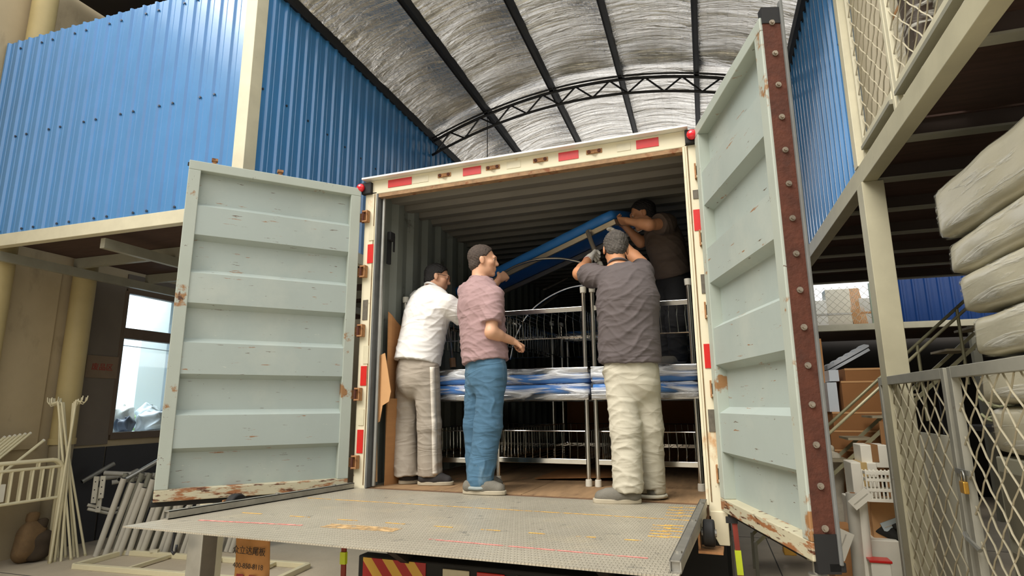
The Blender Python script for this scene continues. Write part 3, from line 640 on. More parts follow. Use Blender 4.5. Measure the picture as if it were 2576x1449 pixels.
def film_mat(name, tint=(235, 240, 245), lo=.50, hi=.66, scale=9, stretch=(1, 1, 6), base=.12):
    m = bpy.data.materials.new(name); m.use_nodes = True; nt = m.node_tree; N = nt.nodes; L = nt.links; N.clear()
    o = N.new('ShaderNodeOutputMaterial'); t = N.new('ShaderNodeBsdfTransparent'); p = N.new('ShaderNodeBsdfPrincipled'); x = N.new('ShaderNodeMixShader')
    p.inputs['Base Color'].default_value = (*srgb(*tint), 1); p.inputs['Roughness'].default_value = .18; p.inputs['Specular IOR Level'].default_value = .9
    tc = N.new('ShaderNodeTexCoord'); mp = N.new('ShaderNodeMapping'); mp.inputs['Scale'].default_value = stretch; mp.inputs['Rotation'].default_value = (.2, .5, .3); L.new(tc.outputs['Object'], mp.inputs[0])
    nz = N.new('ShaderNodeTexNoise'); nz.inputs['Scale'].default_value = scale; nz.inputs['Detail'].default_value = 8; nz.inputs['Distortion'].default_value = 1.2; L.new(mp.outputs[0], nz.inputs[0])
    r = N.new('ShaderNodeMapRange'); r.inputs[1].default_value = lo; r.inputs[2].default_value = hi; r.inputs[3].default_value = base; r.inputs[4].default_value = .9; L.new(nz.outputs[0], r.inputs[0])  # white streaks are painted highlights of the crumpled film, masked by noise
    bp = N.new('ShaderNodeBump'); bp.inputs['Strength'].default_value = 1.0; bp.inputs['Distance'].default_value = .03; L.new(nz.outputs[0], bp.inputs['Height']); L.new(bp.outputs[0], p.inputs['Normal'])
    L.new(r.outputs[0], x.inputs[0]); L.new(t.outputs[0], x.inputs[1]); L.new(p.outputs[0], x.inputs[2]); L.new(x.outputs[0], o.inputs[0]); MATS[name] = m; return m
FILM = film_mat('stretch_film', (240, 243, 246), .46, .64, 3.0, (1, 1, 5), .06); FILM2 = film_mat('clear_plastic_cover', (240, 238, 226), .52, .66, 3.2, (1.2, .5, 5), .03)
CHROME = mat('chrome', (226, 224, 218), .16, 1.0, .05, 6)
BLUEPAD = mat('blue_vinyl', (52, 128, 208), .35, 0, .06, 8, .05, 30)
FOOTW = mat('off_white_rubber', (214, 210, 196), .6, 0, .05, 10)
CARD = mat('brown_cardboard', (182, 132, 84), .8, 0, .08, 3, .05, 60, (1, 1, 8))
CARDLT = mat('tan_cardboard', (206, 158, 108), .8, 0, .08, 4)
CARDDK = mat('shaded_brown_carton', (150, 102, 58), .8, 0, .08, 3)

# ------------------------------------------------------------------ treatment beds
def make_bed(label):
    root = thing('treatment_bed', label, 'bed', group='blue padded beds stacked in the truck')
    w, l = .74, 1.88; zs = .60
    soft_box(w - .01, l, .076, .022, (10, 20, 3), .003, 9).build('mattress', BLUEPAD, root, smooth=True, loc=(0, l / 2, .64))
    fr = MB(); fr.bb(-w / 2, w / 2, 0, .035, zs, .64); fr.build('frame_rail', CHROME, root, bevel=.003)
    MB().bb(-w / 2, w / 2, l - .035, l, zs, .64).build('frame_rail', CHROME, root, bevel=.003)
    for s in (-1, 1): MB().bb(s * w / 2 - s * .035, s * w / 2, .035, l - .035, zs, .64).build('frame_rail', CHROME, root, bevel=.003)
    for sx in (-1, 1):
        for y in (.03, l - .03):
            leg = MB().cyl((sx * .345, y, .03), (sx * .345, y, zs), .017, 14).build('leg', CHROME, root, smooth='auto')
            MB().tube([(sx * .345, y, 0), (sx * .345, y, .02), (sx * .345, y, .045), (sx * .345, y, .048)], [.024, .024, .0225, .018], 14).build('rubber_foot', FOOTW, leg, smooth='auto')
    for y in (.03, l - .03): MB().bb(-.335, .335, y - .012, y + .012, .148, .184).build('shelf_rail', CHROME, root, bevel=.002)
    for s in (-1, 1): MB().bb(s * .345 - .012, s * .345 + .012, .042, l - .042, .148, .184).build('shelf_rail', CHROME, root, bevel=.002)
    bk = MB()
    for y in (.06, l - .06):
        bk.tube([(-.33, y, .375), (.33, y, .375)], .004, 5)
        for i in range(12): x = -.315 + i * .0573; bk.tube([(x, y + .01, .165), (x + .006, y - .004, .25), (x, y, .375)], .0028, 4)
    for s in (-1, 1):
        bk.tube([(s * .325, .06, .375), (s * .325, l - .06, .375)], .004, 5)
        for i in range(24): y = .1 + i * .073; bk.tube([(s * .322, y, .165), (s * .325, y, .375)], .0028, 4)
    for i in range(9): x = -.3 + i * .075; bk.tube([(x, .06, .17), (x, l - .06, .17)], .003, 4)
    bk.build('wire_basket', CHROME, root)
    fm = soft_box(w + .008, l + .02, .125, .025, (18, 30, 6), .007, 11, 3.0); fm.build('plastic_wrap', FILM, root, smooth=True, loc=(0, l / 2, .597))
    return root
BX = (.375, 1.13, 1.888); BY = .50
names = ('behind the man in the white shirt', 'beside the man in blue jeans', 'behind the man in grey trousers')
bed0 = None
for i, x in enumerate(BX):
    for inv in (0, 1):
        lab = ('film-wrapped blue bed turned legs up on the stack ' if inv else 'film-wrapped blue bed standing on the truck floor ') + names[i]
        if bed0 is None: bed0 = make_bed(lab); o = bed0
        else: o = copy_tree(bed0)
        o['label'] = lab
        yy = BY - (.14 if i == 0 else 0); o.location = (x, yy, FL + .0008) if not inv else (x, yy, FL + 1.4345); o.rotation_euler = (0, PI if inv else 0, 0)
for i, x in enumerate((1.13, 1.888)):
    o = copy_tree(bed0); o.location = (x, 2.55, FL + .651); o['label'] = ('chrome framed blue bed on cartons deep inside the truck, further from the side wall', 'chrome framed blue bed on cartons deep inside the truck against the side wall')[i]; o['group'] = 'beds deep in the truck'
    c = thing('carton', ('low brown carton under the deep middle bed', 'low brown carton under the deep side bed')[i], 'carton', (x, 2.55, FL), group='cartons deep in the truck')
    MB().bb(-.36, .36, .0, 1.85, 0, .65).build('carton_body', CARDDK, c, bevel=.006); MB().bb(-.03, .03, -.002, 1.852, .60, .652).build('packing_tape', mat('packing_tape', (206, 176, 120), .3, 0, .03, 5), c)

# bed that is being lifted in
R0, L0 = at(1541, 540, .70), at(1133, 742, 1.42)
ey = (L0 - R0).normalized(); ln = (L0 - R0).length
ex = Vector((ey.y, -ey.x, 0)).normalized() * -1
ex = Vector((-ey.y, ey.x, 0)).normalized()
if ex.y < 0: ex = -ex
ex = (ex + Vector((0, 0, .22))).normalized(); ez = ex.cross(ey).normalized(); ex = ey.cross(ez).normalized()
lb = thing('treatment_bed', 'blue padded bed lifted at a slant by the workers under the truck roof', 'bed')
lb.matrix_world = Matrix(((ex.x, ey.x, ez.x, R0.x), (ex.y, ey.y, ez.y, R0.y), (ex.z, ey.z, ez.z, R0.z), (0, 0, 0, 1)))
soft_box(.68, ln, .085, .024, (10, 20, 3), .003, 9).build('mattress', BLUEPAD, lb, smooth=True, loc=(.34, ln / 2, -.035))
DULLCH = mat('dull_chrome', (198, 186, 166), .35, .7, .1, 6)
for a in ((0, .035, 0, ln), (.645, .68, 0, ln), (.035, .645, 0, .035), (.035, .645, ln - .035, ln)): MB().bb(*a, -.078, -.036).build('frame_rail', DULLCH, lb, bevel=.003)
li = lb.matrix_world.inverted()
def inbed(p): return li @ p
la, lc = inbed(at(1478, 583, .78)), inbed(at(1508, 662, .66))
leg = MB().cyl(la, lc, .018, 12).build('leg', DULLCH, lb, smooth='auto'); d = (lc - la).normalized(); MB().cyl(lc, lc + d * .04, .023, 12).build('rubber_foot', FOOTW, leg, smooth='auto')
arc = [at(px, py, yy) for px, py, yy in ((1262, 688, 1.05), (1300, 668, 1.0), (1345, 654, .95), (1400, 650, .9), (1445, 656, .85), (1485, 668, .82), (1530, 690, .8))]
MB().tube([inbed(p) for p in smooth_path(arc)], .011, 8).build('arched_rail', CHROME, lb, smooth=True)
MB().tube([inbed(at(1478, 583, .78)), inbed(at(1520, 570, .95)), inbed(at(1545, 566, 1.1))], .016, 8).build('cross_bar', DULLCH, lb, smooth=True)

# arched tube and loose rods lying on the stack
arc = [at(px, py, 1.15) for px, py in ((1283, 905), (1296, 850), (1325, 795), (1365, 757), (1420, 728), (1470, 717), (1520, 714), (1570, 722), (1610, 745), (1635, 790), (1645, 860), (1648, 905))]
c0 = arc[0]; t = thing('arched_tube', 'thin arched metal tube standing on the inverted beds', 'tube', (c0.x, c0.y, c0.z)); MB().tube([p - c0 for p in smooth_path(arc)], .008, 8).build('tube', CHROME, t, smooth=True)
for pa, pb, lab in (((1345, 782), (1400, 742), 'dull metal flat bar lying slanted above the inverted beds'), ((1370, 728), (1425, 700), 'short dull flat bar lying slanted nearest to the roof')):
    a, b_ = at(*pa, 2.0), at(*pb, 2.3); t = thing('flat_bar', lab, 'flat bar', a); MB().bar((0, 0, 0), b_ - a, .05, .012).build('bar_body', DULLCH, t)

# cardboard
t = thing('cardboard_sheet', 'tall brown cardboard sheet leaning on the left truck wall', 'cardboard', (.012, .10, FL))
MB().grid(lambda a, b: (.012 + .02 * (1 - b) + .004 * math.sin(9 * a), .05 + .25 * a, (1.28 - .12 * a) * b), 6, 8).build('sheet', CARD, t, solid=.007)
MB().grid(lambda a, b: (.05 + .035 * a, .02 + .20 * a, .62 * b), 3, 6).build('folded_flap', CARD, t, solid=.007)
t = thing('torn_cardboard', 'torn tan cardboard piece leaning beside the left truck post', 'cardboard', (.04, .03, FL))
pts = [at(px, py, .035) - Vector((.04, .03, FL)) for px, py in ((957, 893), (968, 888), (975, 930), (983, 985), (978, 1010), (962, 1020), (955, 1060), (947, 1065), (948, 1212), (944, 1212), (947, 1000))]
MB().prism(pts, (.0, .006, 0)).build('sheet', CARDLT, t); MB().bar(at(959, 900, .034) - Vector((.04, .03, FL)), at(955, 1058, .034) - Vector((.04, .03, FL)), .004, .003).build('crease', CARD, t)
fc = thing('flat_cardboard', 'flattened dark cardboard lying under the beds', 'cardboard', (1.0, .75, FL))
MB().grid(lambda a, b: (.62 * a, .7 * b + .1 * a, .012 + .02 * a * (1 - b)), 6, 6).build('sheet', CARDDK, fc, solid=.006)
tk = thing('metal_rod', 'rubber ended rod standing behind the man in the white shirt', 'rod', at(1140, 925, .62))
p0 = at(1140, 925, .62); MB().cyl(at(1128, 815, .72) - p0, at(1138, 905, .63) - p0, .012, 10).build('rod', CHROME, tk); MB().cyl(at(1138, 902, .63) - p0, Vector((0, 0, 0)), .026, 10).build('rod_end', mat('tan_rubber_end', (170, 130, 96), .6, 0, .1, 9), tk)
ORD = 'first second third fourth fifth sixth seventh eighth ninth tenth eleventh twelfth thirteenth fourteenth fifteenth sixteenth seventeenth eighteenth nineteenth twentieth'.split()
# ------------------------------------------------------------------ things along the left wall
IVORY = mat('ivory_powder_coat', (226, 218, 184), .45, 0, .05, 6)
WHITEP = mat('white_powder_coat', (224, 220, 204), .45, 0, .06, 5)
GREYP = mat('pale_grey_coat', (196, 192, 180), .5, 0, .08, 5)
stand_spec = [((215, 1398), (150, 1012), 0.98), ((196, 1402), (155, 1012), 0.95), ((179, 1408), (146, 1010), 0.92), ((187, 1400), (160, 1012), 1.02), ((165, 1402), (153, 1008), 1.05), ((125, 1417), (192, 1006), 0.98), ((137, 1413), (188, 1010), 1.00), ((153, 1412), (184, 1014), 1.03), ((146, 1402), (150, 1016), 1.08)]
ivlab = ['outermost on the side towards the truck', 'second from the truck side', 'third from the truck side', 'crossing behind the middle', 'in the middle of the bundle', 'with its foot nearest to the old wall', 'second from the old wall', 'third from the old wall', 'at the back of the bundle']
for i, (f_, t_, vt) in enumerate(stand_spec):
    a = atz(*f_, 0); b_ = atv(*t_, vt); b_ = H(b_.x, b_.y, b_.z)
    o = thing('drip_stand', 'ivory drip stand pole with wire hooks, ' + ivlab[i], 'drip stand', a, 0, 'bundle of ivory drip stands')
    d = (b_ - a); MB().cyl((0, 0, 0), d, .013, 10, .011).build('pole', IVORY, o, smooth='auto')
    if f_[0] in (215, 125, 137, 179, 165): MB().cyl((0, 0, 0), d * .012, .015, 10).build('foot_cap', mat('pale_cap', (200, 190, 150), .6, 0, .05, 8), o)
    hk = MB(); rr = random.Random(i); u = d.normalized()
    for k in range(2):
        ang = rr.uniform(2.2, 3.9) if t_[0] < 170 else rr.uniform(-.8, .9)
        s = Vector((math.cos(ang), math.sin(ang) * .4, 0)) * (.07 + .05 * k)
        hk.tube([d, d + s * .5 + Vector((0, 0, -.015)), d + s + Vector((0, 0, -.03)), d + s * 1.25 + Vector((0, 0, .0)), d + s * 1.3 + Vector((0, 0, .045))], .0055, 6)
    hk.build('hook', IVORY, o, smooth=True)

# tubular headboards
for k, (uu, lab) in enumerate(((-4.45, 'ivory tubular headboard with upright bars standing beside the drip stands'), (-4.62, 'ivory tubular headboard standing right behind the other headboard'))):
    pr = atu(148, 1250, uu); v1 = pr.y - .03 * k; z0 = pr.z; z1 = atu(148, 1160, uu).z + .02; v0 = v1 - 1.0
    o = thing('bed_headboard', lab, 'headboard', H(uu, v1, 0), HR, 'ivory headboards')
    R_ = .12
    pts = [(0, 0, 0), (0, 0, z1 - R_)] + [(0, -R_ + R_ * math.cos(t), z1 - R_ + R_ * math.sin(t)) for t in (.4, .8, 1.2, PI / 2)] + [(0, -1.0 + R_, z1)] + [(0, -1 + R_ - R_ * math.sin(t), z1 - R_ + R_ * math.cos(t)) for t in (.4, .8, 1.2, PI / 2)] + [(0, -1, 0)]
    MB().tube(pts, .021, 10).build('bent_tube', IVORY, o, smooth=True)
    for z in (z1 - .075, z0): MB().cyl((0, -.98, z), (0, -.02, z), .016, 10).build('cross_tube', IVORY, o, smooth='auto')
    for j in range(9): y = -.1 - j * .1; MB().cyl((0, y, z0), (0, y, z1 - .075), .011, 8).build('bar', IVORY, o, smooth='auto')
    for y in (-.25, -.6): MB().cyl((0, y, z1 - .075), (0, y, z1), .011, 8).build('stay', IVORY, o)
    MB().bb(-.01, .01, -1.0, -.55, z0 + .03, z0 + .2).build('end_panel', WHITEP, o)

# loose ivory rods leaning against the wall
for k in range(6):
    a = atu(76 - 13 * k, 1090 + 2 * k, -4.86); b_ = atu(76 - 13 * k - 95, 1090 + 2 * k + 78, -4.80)
    A, B = H(a.x, a.y, a.z), H(b_.x, b_.y, b_.z); e = A + (B - A) * (A.z / (A.z - B.z))
    e = Vector((e.x, e.y, 0)); o = thing('ivory_rod', 'ivory rod leaning behind the headboards, %s counted from the drain pipe' % ORD[k], 'rod', e, 0, 'ivory rods leaning behind the headboards')
    MB().cyl((0, 0, 0.008), A - e, .014, 8).build('rod', IVORY, o, smooth='auto'); MB().cyl((A - e) * .995, (A - e) * 1.004, .0155, 8).build('rod_cap', WHITEP, o)
a = atu(110, 1108, -4.75); b_ = atu(55, 1152, -4.75); A, B = H(a.x, a.y, a.z), H(b_.x, b_.y, b_.z); e = A + (B - A) * (A.z / (A.z - B.z)); e.z = 0
o = thing('ivory_rod', 'single ivory rod leaning across the foot of the drain pipe', 'rod', e); MB().cyl((0, 0, .01), A - e, .016, 8).build('rod', IVORY, o, smooth='auto'); MB().cyl((A - e) * .995, (A - e) * 1.004, .0175, 8).build('rod_cap', WHITEP, o)
# sacks
for px, py, u, s, lab in ((78, 1330, -4.72, .27, 'brown cloth sack slumped at the foot of the drain pipe'), (105, 1310, -4.66, .22, 'dark sack slumped behind the drip stands')):
    p = atu(px, py, u); o = thing('sack', lab, 'sack', H(u, p.y, 0), HR)
    m_ = mat('brown_sackcloth', (120, 96, 66), .9, 0, .2, 8, .3, 60) if s > .25 else mat('dark_sackcloth', (70, 58, 44), .9, 0, .2, 8, .3, 60)
    soft_box(s, s * 1.1, s * 1.5, .12, (10, 10, 12), .05, 3.2, px).build('sack_body', m_, o, smooth=True); soft_box(s * .35, s * .3, .12, .04, (5, 5, 4), .03, 7, 2).build('sack_neck', m_, o, smooth=True, loc=(0, 0, s * 1.45))

# row of upright pale tubes and loose pipes on top
A, B = atz(241, 1400, 0), atz(600, 1389, 0)
for k in range(20):
    t_ = k / 19; a = A.lerp(B, t_) + Vector((0, .02 * (k % 3), 0)); rr = random.Random(k)
    o = thing('pale_tube', 'pale upright tube, %s in the front row counted from the drip stands' % ORD[k], 'tube', a, 0, 'row of upright pale tubes'); hgt = .80 - .03 * (k % 4) + .03 * rr.random()
    top = Vector((.13 + .04 * rr.random(), .10, hgt)); MB().cyl((0, 0, 0.004), top, .031, 12).build('tube', GREYP, o, smooth='auto'); MB().cyl(top * 1.0, top * 1.002, .026, 12).build('tube_bore', BLACKSTEEL, o)
for k in range(8):
    a = A.lerp(B, .02 + k * .06) + Vector((-.32, .22, 0)); o = thing('pale_tube', 'dim grey upright tube, %s in the rear row counted from the drip stands' % ORD[k], 'tube', a, 0, 'second row of upright tubes')
    MB().cyl((0, 0, .004), (.12, .14, .84), .03, 10).build('tube', GREYPAINT, o, smooth='auto'); MB().cyl((.12, .14, .84), (.12, .14, .842), .025, 10).build('tube_bore', BLACKSTEEL, o)
horiz = [((206, 1212), (287, 1166), 'grey pipe propped steeply on the tubes, nearest to the drip stands'), ((306, 1212), (402, 1157), 'grey pipe propped steeply on the tubes beside the open door'), ((262, 1190), (400, 1196), 'pale pipe lying level on the tube row'), ((236, 1206), (330, 1194), 'pale pipe lying over the bracket plates'), ((281, 1214), (388, 1197), 'pale open-ended pipe lying in front on the tube row'), ((300, 1206), (345, 1184), 'short grey pipe lying across the tube row')]
for k, (pa, pb, lab) in enumerate(horiz):
    pa_, pb_ = atv(*pa, 1.62 + .04 * k), atv(*pb, 1.95 + .05 * k); a, b_ = H(*pa_), H(*pb_)
    o = thing('loose_pipe', lab, 'pipe', a, 0, 'loose pipes on the tube row'); MB().cyl((0, 0, 0), b_ - a, .028, 12).build('pipe', GREYP if k > 1 else GALV, o, smooth='auto'); MB().cyl((0, 0, 0), (a - b_) * .003, .022, 12).build('pipe_bore', BLACKSTEEL, o)
for k, (px, py, h_, lab) in enumerate(((239, 1232, .30, 'white bracket plate with holes standing highest on the tubes'), (257, 1225, .25, 'white bracket plate with holes leaning on the front tubes'), (250, 1257, .28, 'white bracket plate with holes below the loose pipes'))):
    p = H(*atv(px, py, 1.50 + .03 * k)); o = thing('bracket_plate', lab, 'bracket', p, .3, 'bracket plates among the tubes'); MB().bb(-.03, .03, -.008, .008, -h_ / 2, h_ / 2).build('plate', WHITEP, o, bevel=.004)
    for zz in (-.3, 0, .3): MB().cyl((0, -.0095, zz * h_), (0, .0095, zz * h_), .008, 8).build('plate_hole', BLACKSTEEL, o)
for z in (.62, .66): 
    p = H(*atv(220, 1280 - (z - .62) * 250, 1.5)); q = H(*atv(275, 1292 - (z - .62) * 250, 1.7)); o = thing('bent_rail', 'white rail running through the brackets, ' + ('lower one' if z < .64 else 'upper one'), 'rail', p, 0, 'white rails in the tube pile'); MB().tube([Vector((0, 0, 0)), (q - p) * .5, q - p, q - p + Vector((.0, .12, 0))], .018, 8).build('rail_tube', WHITEP, o, smooth=True)
# rectangular frame on the floor
a, b_, c = atz(187, 1417, .05), atz(312, 1383, .05), atz(776, 1416, .05); d = a + c - b_
o = thing('floor_frame', 'ivory rectangular bed frame lying flat on the concrete', 'bed frame', (a.x, a.y, 0))
z_ = Vector((a.x, a.y, .0))
for p, q in ((a, b_), (b_, c), (c, d), (d, a)): MB().bar(p - z_ - Vector((0, 0, .025)), q - z_ - Vector((0, 0, .025)), .055, .05).build('side_bar', IVORY, o, bevel=.004)
for t_ in (.28, .56, .84): MB().bar(a.lerp(d, t_) - z_ - Vector((0, 0, .02)), b_.lerp(c, t_) - z_ - Vector((0, 0, .02)), .035, .03).build('cross_bar', IVORY, o, bevel=.003)
for t_ in (.18, .78): MB().bb(-.04, .04, -.03, .03, -.012, .012).build('end_plate', CREAM, o, loc=b_.lerp(c, t_) - z_ + Vector((0, 0, .012)), rz=.5)

# bags and bundles inside the storeroom
for k in range(11):
    rr = random.Random(40 + k); col = [(236, 240, 242), (214, 222, 226), (168, 214, 200), (70, 78, 96), (240, 240, 236), (52, 54, 60), (226, 232, 236), (206, 214, 216), (150, 190, 100), (228, 232, 238), (60, 66, 80)][k]
    lab = ['bulging white plastic bag', 'pale grey plastic bag', 'mint green plastic bag', 'slate blue bundle', 'large crumpled white bag', 'black plastic bundle', 'knotted white bag', 'dull white sack', 'lime green bag', 'glossy white bag', 'dark blue bag'][k] + ' on the storeroom shelf behind the window'
    s = rr.uniform(.22, .34); v = 2.10 + .145 * k; lift_ = .15 if k % 3 == 1 else 0
    o = thing('plastic_bag', lab, 'bag', H(UL - .46 - .26 * (k % 3), v, 1.271), HR + rr.random(), 'bags in the storeroom')
    soft_box(s * 1.1, s, s * .85 + lift_, .1, (16, 16, 14), .07, 8, k * 3.3).build('bag_body', mat('bag_%d' % k, col, .35, 0, .1, 8, .4, 14), o, smooth=True); soft_box(.05, .04, .03, .012, (5, 5, 4), .02, 16, k).build('bag_knot', MATS['bag_%d' % k], o, smooth=True, loc=(.03, 0, s * .82 + lift_))
# ------------------------------------------------------------------ wire mesh fences
FENCEG = mat('grey_fence_frame', (164, 162, 150), .5, .1, .1, 6, spots=[((120, 100, 78), 8, .66, .08, (1, 1, 1))])
def diamonds(x0, x1, z0, z1, cw, ch, r, y=0.0):
    b = MB(); w, h = x1 - x0, z1 - z0; sl = ch / cw
    n = int((w + h / sl) / cw) + 2
    for sgn in (1, -1):
        for k in range(-1, n + 1):
            xs = x0 + k * cw - h / sl      # at z0 for rising, z1 falls
            pts = []
            # line: x = xs + t, z = z0 + sl*t (rising) or z1 - ... (falling)
            t0 = max(0, x0 - xs); t1 = min(h / sl, x1 - xs)
            if t1 - t0 < .01: continue
            m = max(2, int((t1 - t0) / (cw / 2)) + 1)
            for j in range(m + 1):
                t = t0 + (t1 - t0) * j / m; x = xs + t; z = (z0 + sl * t) if sgn > 0 else (z1 - sl * t)
                pts.append((x, y + .004 * sgn * (1 if j % 2 else -1), z))
            b.tube(pts, r, 4, False)
        if sgn > 0: continue
    return b
# lower fence with gate, standing along the mezzanine edge (local x runs towards the camera)
pA = atu(2216, 956, UR - .02); zt_ = 1.80
fo = thing('mesh_fence', 'grey framed wire mesh fence with a padlocked gate below the mezzanine', 'fence', H(UR - .02, pA.y, 0), HR - PI / 2)
vg = pA.y - atu(2386, 926, UR - .02).y
for nm, x0, x1, lowz in (('fence_panel', 0, vg - .03, .05), ('gate', vg + .03, vg + 1.6, .05)):
    pn = bpy.data.objects.new(nm, None); COL.objects.link(pn); pn.parent = fo
    for x in (x0 + .02, x1 - .02): MB().bb(x - .025, x + .025, -.02, .02, 0, zt_).build('frame_post', FENCEG, pn, bevel=.003)
    for z in (lowz, zt_ - .03): MB().bb(x0 + .045, x1 - .045, -.02, .02, z - .03, z + .03).build('frame_rail', FENCEG, pn, bevel=.003)
    w = diamonds(x0 + .045, x1 - .045, lowz + .03, zt_ - .06, .16, .17, .0048).build('wire_mesh', WIREM, pn); tag(w, kind='stuff')
pl = bpy.data.objects.new('padlock', None); COL.objects.link(pl); pl.parent = fo; pl.location = (vg + .09, -.04, 1.21)
MB().bb(-.028, .028, -.012, .012, -.05, .01).build('padlock_body', mat('brass', (206, 158, 70), .35, .6, .1, 20), pl, bevel=.005)
MB().tube([(-.018, 0, .01), (-.018, 0, .04), (-.008, 0, .06), (.008, 0, .06), (.018, 0, .04), (.018, 0, .01)], .005, 6).build('padlock_shackle', GALV, pl, smooth=True)
MB().bb(vg - .03, vg + .14, -.03, -.02, 1.25, 1.275).build('gate_hasp', GALV, fo); MB().tube([(vg - .02, -.03, .95), (vg + .06, -.05, .94), (vg + .14, -.03, .90)], .012, 6).build('twisted_wire', GALV, fo)
# upper fence on the mezzanine
pt = atu(2246, 222, UR); v1 = 1.08
uf = thing('mesh_fence', 'cream framed wire mesh on the mezzanine edge above the beam', 'fence', H(UR + .02, v1, 3.42), HR - PI / 2)
xm = v1 - pt.y
for nm, x0, x1 in (('fence_panel', .02, xm - .02), ('fence_panel', xm + .02, xm + 2.2)):
    pn = bpy.data.objects.new(nm, None); COL.objects.link(pn); pn.parent = uf
    for x in (x0 + .015, x1 - .015): MB().bb(x - .02, x + .02, -.015, .015, .0, 2.5).build('frame_post', CREAM, pn, bevel=.003)
    for z in (.16, 2.46): MB().bb(x0 + .035, x1 - .035, -.02, .02, z - .03, z + .03).build('frame_rail', CREAM, pn, bevel=.003)
    MB().bb(x0 + .035, x1 - .035, -.035, .02, .10, .128).build('bottom_channel', GREYPAINT, pn)
    w = diamonds(x0 + .035, x1 - .035, .19, 2.43, .16, .17, .0048).build('wire_mesh', WIREM, pn); tag(w, kind='stuff')

# things stored on the mezzanine behind the upper mesh
CREAMB = mat('cream_panel_board', (220, 212, 190), .7, 0, .05, 3); DKB = mat('dark_brown_wrap', (74, 56, 40), .5, 0, .3, 4, .3, 10, (1, 1, .2)); GRYW = mat('grey_green_wrap', (176, 172, 150), .4, 0, .12, 3, .4, 8, (1, 1, .3))
store = [(.98, 4.05, .42, 2.2, CREAMB, 'cream board bundle standing next to the blue wall'), (.62, 4.0, .22, 2.35, DKB, 'dark brown wrapped planks behind the upper mesh'), (.22, 4.1, .44, 2.1, GRYW, 'grey-green wrapped panel behind the upper mesh'), (-.10, 4.0, .16, 2.3, DKB, 'narrow dark brown bundle behind the upper mesh'), (-.45, 4.1, .42, 2.2, CREAMB, 'cream board bundle behind the mesh post'), (-.98, 4.05, .46, 2.15, GRYW, 'grey-green wrapped slab farthest from the blue wall behind the upper mesh')]
for v, u, w, h_, m_, lab in store:
    o = thing('stored_bundle', lab, 'bundle', H(u, v, 3.435), HR, 'bundles stored on the mezzanine'); soft_box(.28, w, h_, .02, (4, 6, 12), .02, 2.5, v * 5).build('bundle_body', m_, o, smooth=True)
    soft_box(.30, w + .02, h_ * .8, .03, (6, 8, 16), .025, 4, v * 3).build('plastic_wrap', FILM2, o, smooth=True, loc=(0, 0, .1)); MB().bb(-.15, .15, -w / 2 - .006, w / 2 + .006, h_ * .5, h_ * .5 + .03).build('binding_strap', CARD, o)
wm = setting('wall_mezzanine_store', 'pale back wall of the upper store', 'wall'); MB().bb(5.2, 5.25, -5, 1.2, 3.45, 6.4).build('wall_board', CREAMB, wm); MB().bb(3.7, 5.2, 1.25, 1.3, 3.45, 5.9).build('wall_board', CREAMB, wm)

# ------------------------------------------------------------------ plastic wrapped mattresses
MATTR = mat('wrapped_mattress', (206, 200, 176), .35, 0, .06, 2.5, .25, 7, (1, .5, 1), coat=.35)
ml_ = [(2.575, .335, .32, 'topmost of the stack'), (2.345, .225, .30, 'second from the top of the stack'), (2.10, .24, .20, 'third from the top of the stack'), (1.855, .24, .13, 'fourth from the top, level with the fence rail'), (1.60, .25, .13, 'fifth from the top, seen through the gate mesh'), (1.34, .255, .10, 'lowest, seen through the gate mesh')]
for k, (z, h_, v, lab) in enumerate(ml_):
    o = thing('wrapped_mattress', 'plastic wrapped pale mattress, ' + lab, 'mattress', H(4.22, v - .95, z), HR + (.03 if k == 0 else -.015 * (k % 2)), 'wrapped mattresses behind the fence')
    soft_box(.92, 1.9, h_ - .012, .055, (14, 26, 6), .014, 3.5, k * 7.7, .0).build('mattress_body', MATTR, o, smooth=True, loc=(0, 0, .003)); soft_box(.922, 1.906, h_ - .008, .055, (22, 44, 8), .014, 3.5, k * 7.7).build('plastic_cover', FILM2, o, smooth=True, loc=(0, 0, .0015))
cab = thing('steel_cabinet', 'grey steel cabinet under the mattress stack', 'cabinet', H(4.22, -.85, 0), HR)
GRC = mat('grey_green_cabinet', (168, 166, 148), .5, 0, .08, 3); MB().bb(-.44, .44, -.95, .95, .05, 1.33).build('cabinet_body', GRC, cab, bevel=.008)
for z in (.12, .52, .92): MB().bb(-.452, -.44, -.9, .9, z, z + .34).build('cabinet_drawer', mat('dim_cabinet_front', (120, 116, 100), .6, 0, .1, 4), cab, bevel=.004)
MB().bb(-.42, .42, -.93, .93, 0, .05).build('cabinet_plinth', CHASSIS, cab)

# behind the left part of the lower fence: board, planks, tangled hoses
va, vb_ = atu(2292, 1300, 3.86).y, atu(2402, 1300, 3.86).y; zbd = atu(2340, 1093, 3.86).z
bd = thing('pale_board', 'large pale grey board standing behind the fence', 'board', H(3.86, (va + vb_) / 2, 0), HR); hw = (va - vb_) / 2
MB().prism([(0, -hw, 0), (0, hw, 0), (.05, hw, zbd), (.05, -hw, zbd)], (.018, 0, 0)).build('board', mat('pale_grey_board', (206, 204, 186), .6, 0, .05, 2), bd); MB().prism([(-.004, hw - .02, 0), (-.004, hw + .01, 0), (.05, hw + .01, zbd + .01), (.05, hw - .02, zbd + .01)], (.03, 0, 0)).build('board_edge', mat('brown_edge', (140, 104, 66), .7, 0, .2, 6), bd)
pk = thing('brown_plank', 'brown plank leaning beside the pale board', 'plank', H(3.76, va + .06, 0), HR); MB().bar((0, 0, 0.02), (.05, .22, 1.45), .06, .02).build('plank', mat('brown_wood', (142, 102, 62), .7, 0, .25, 5, .1, 30, (1, 1, .1)), pk); MB().bar((-.012, .0, .02), (.04, .22, 1.40), .02, .012).build('batten', CARDLT, pk)
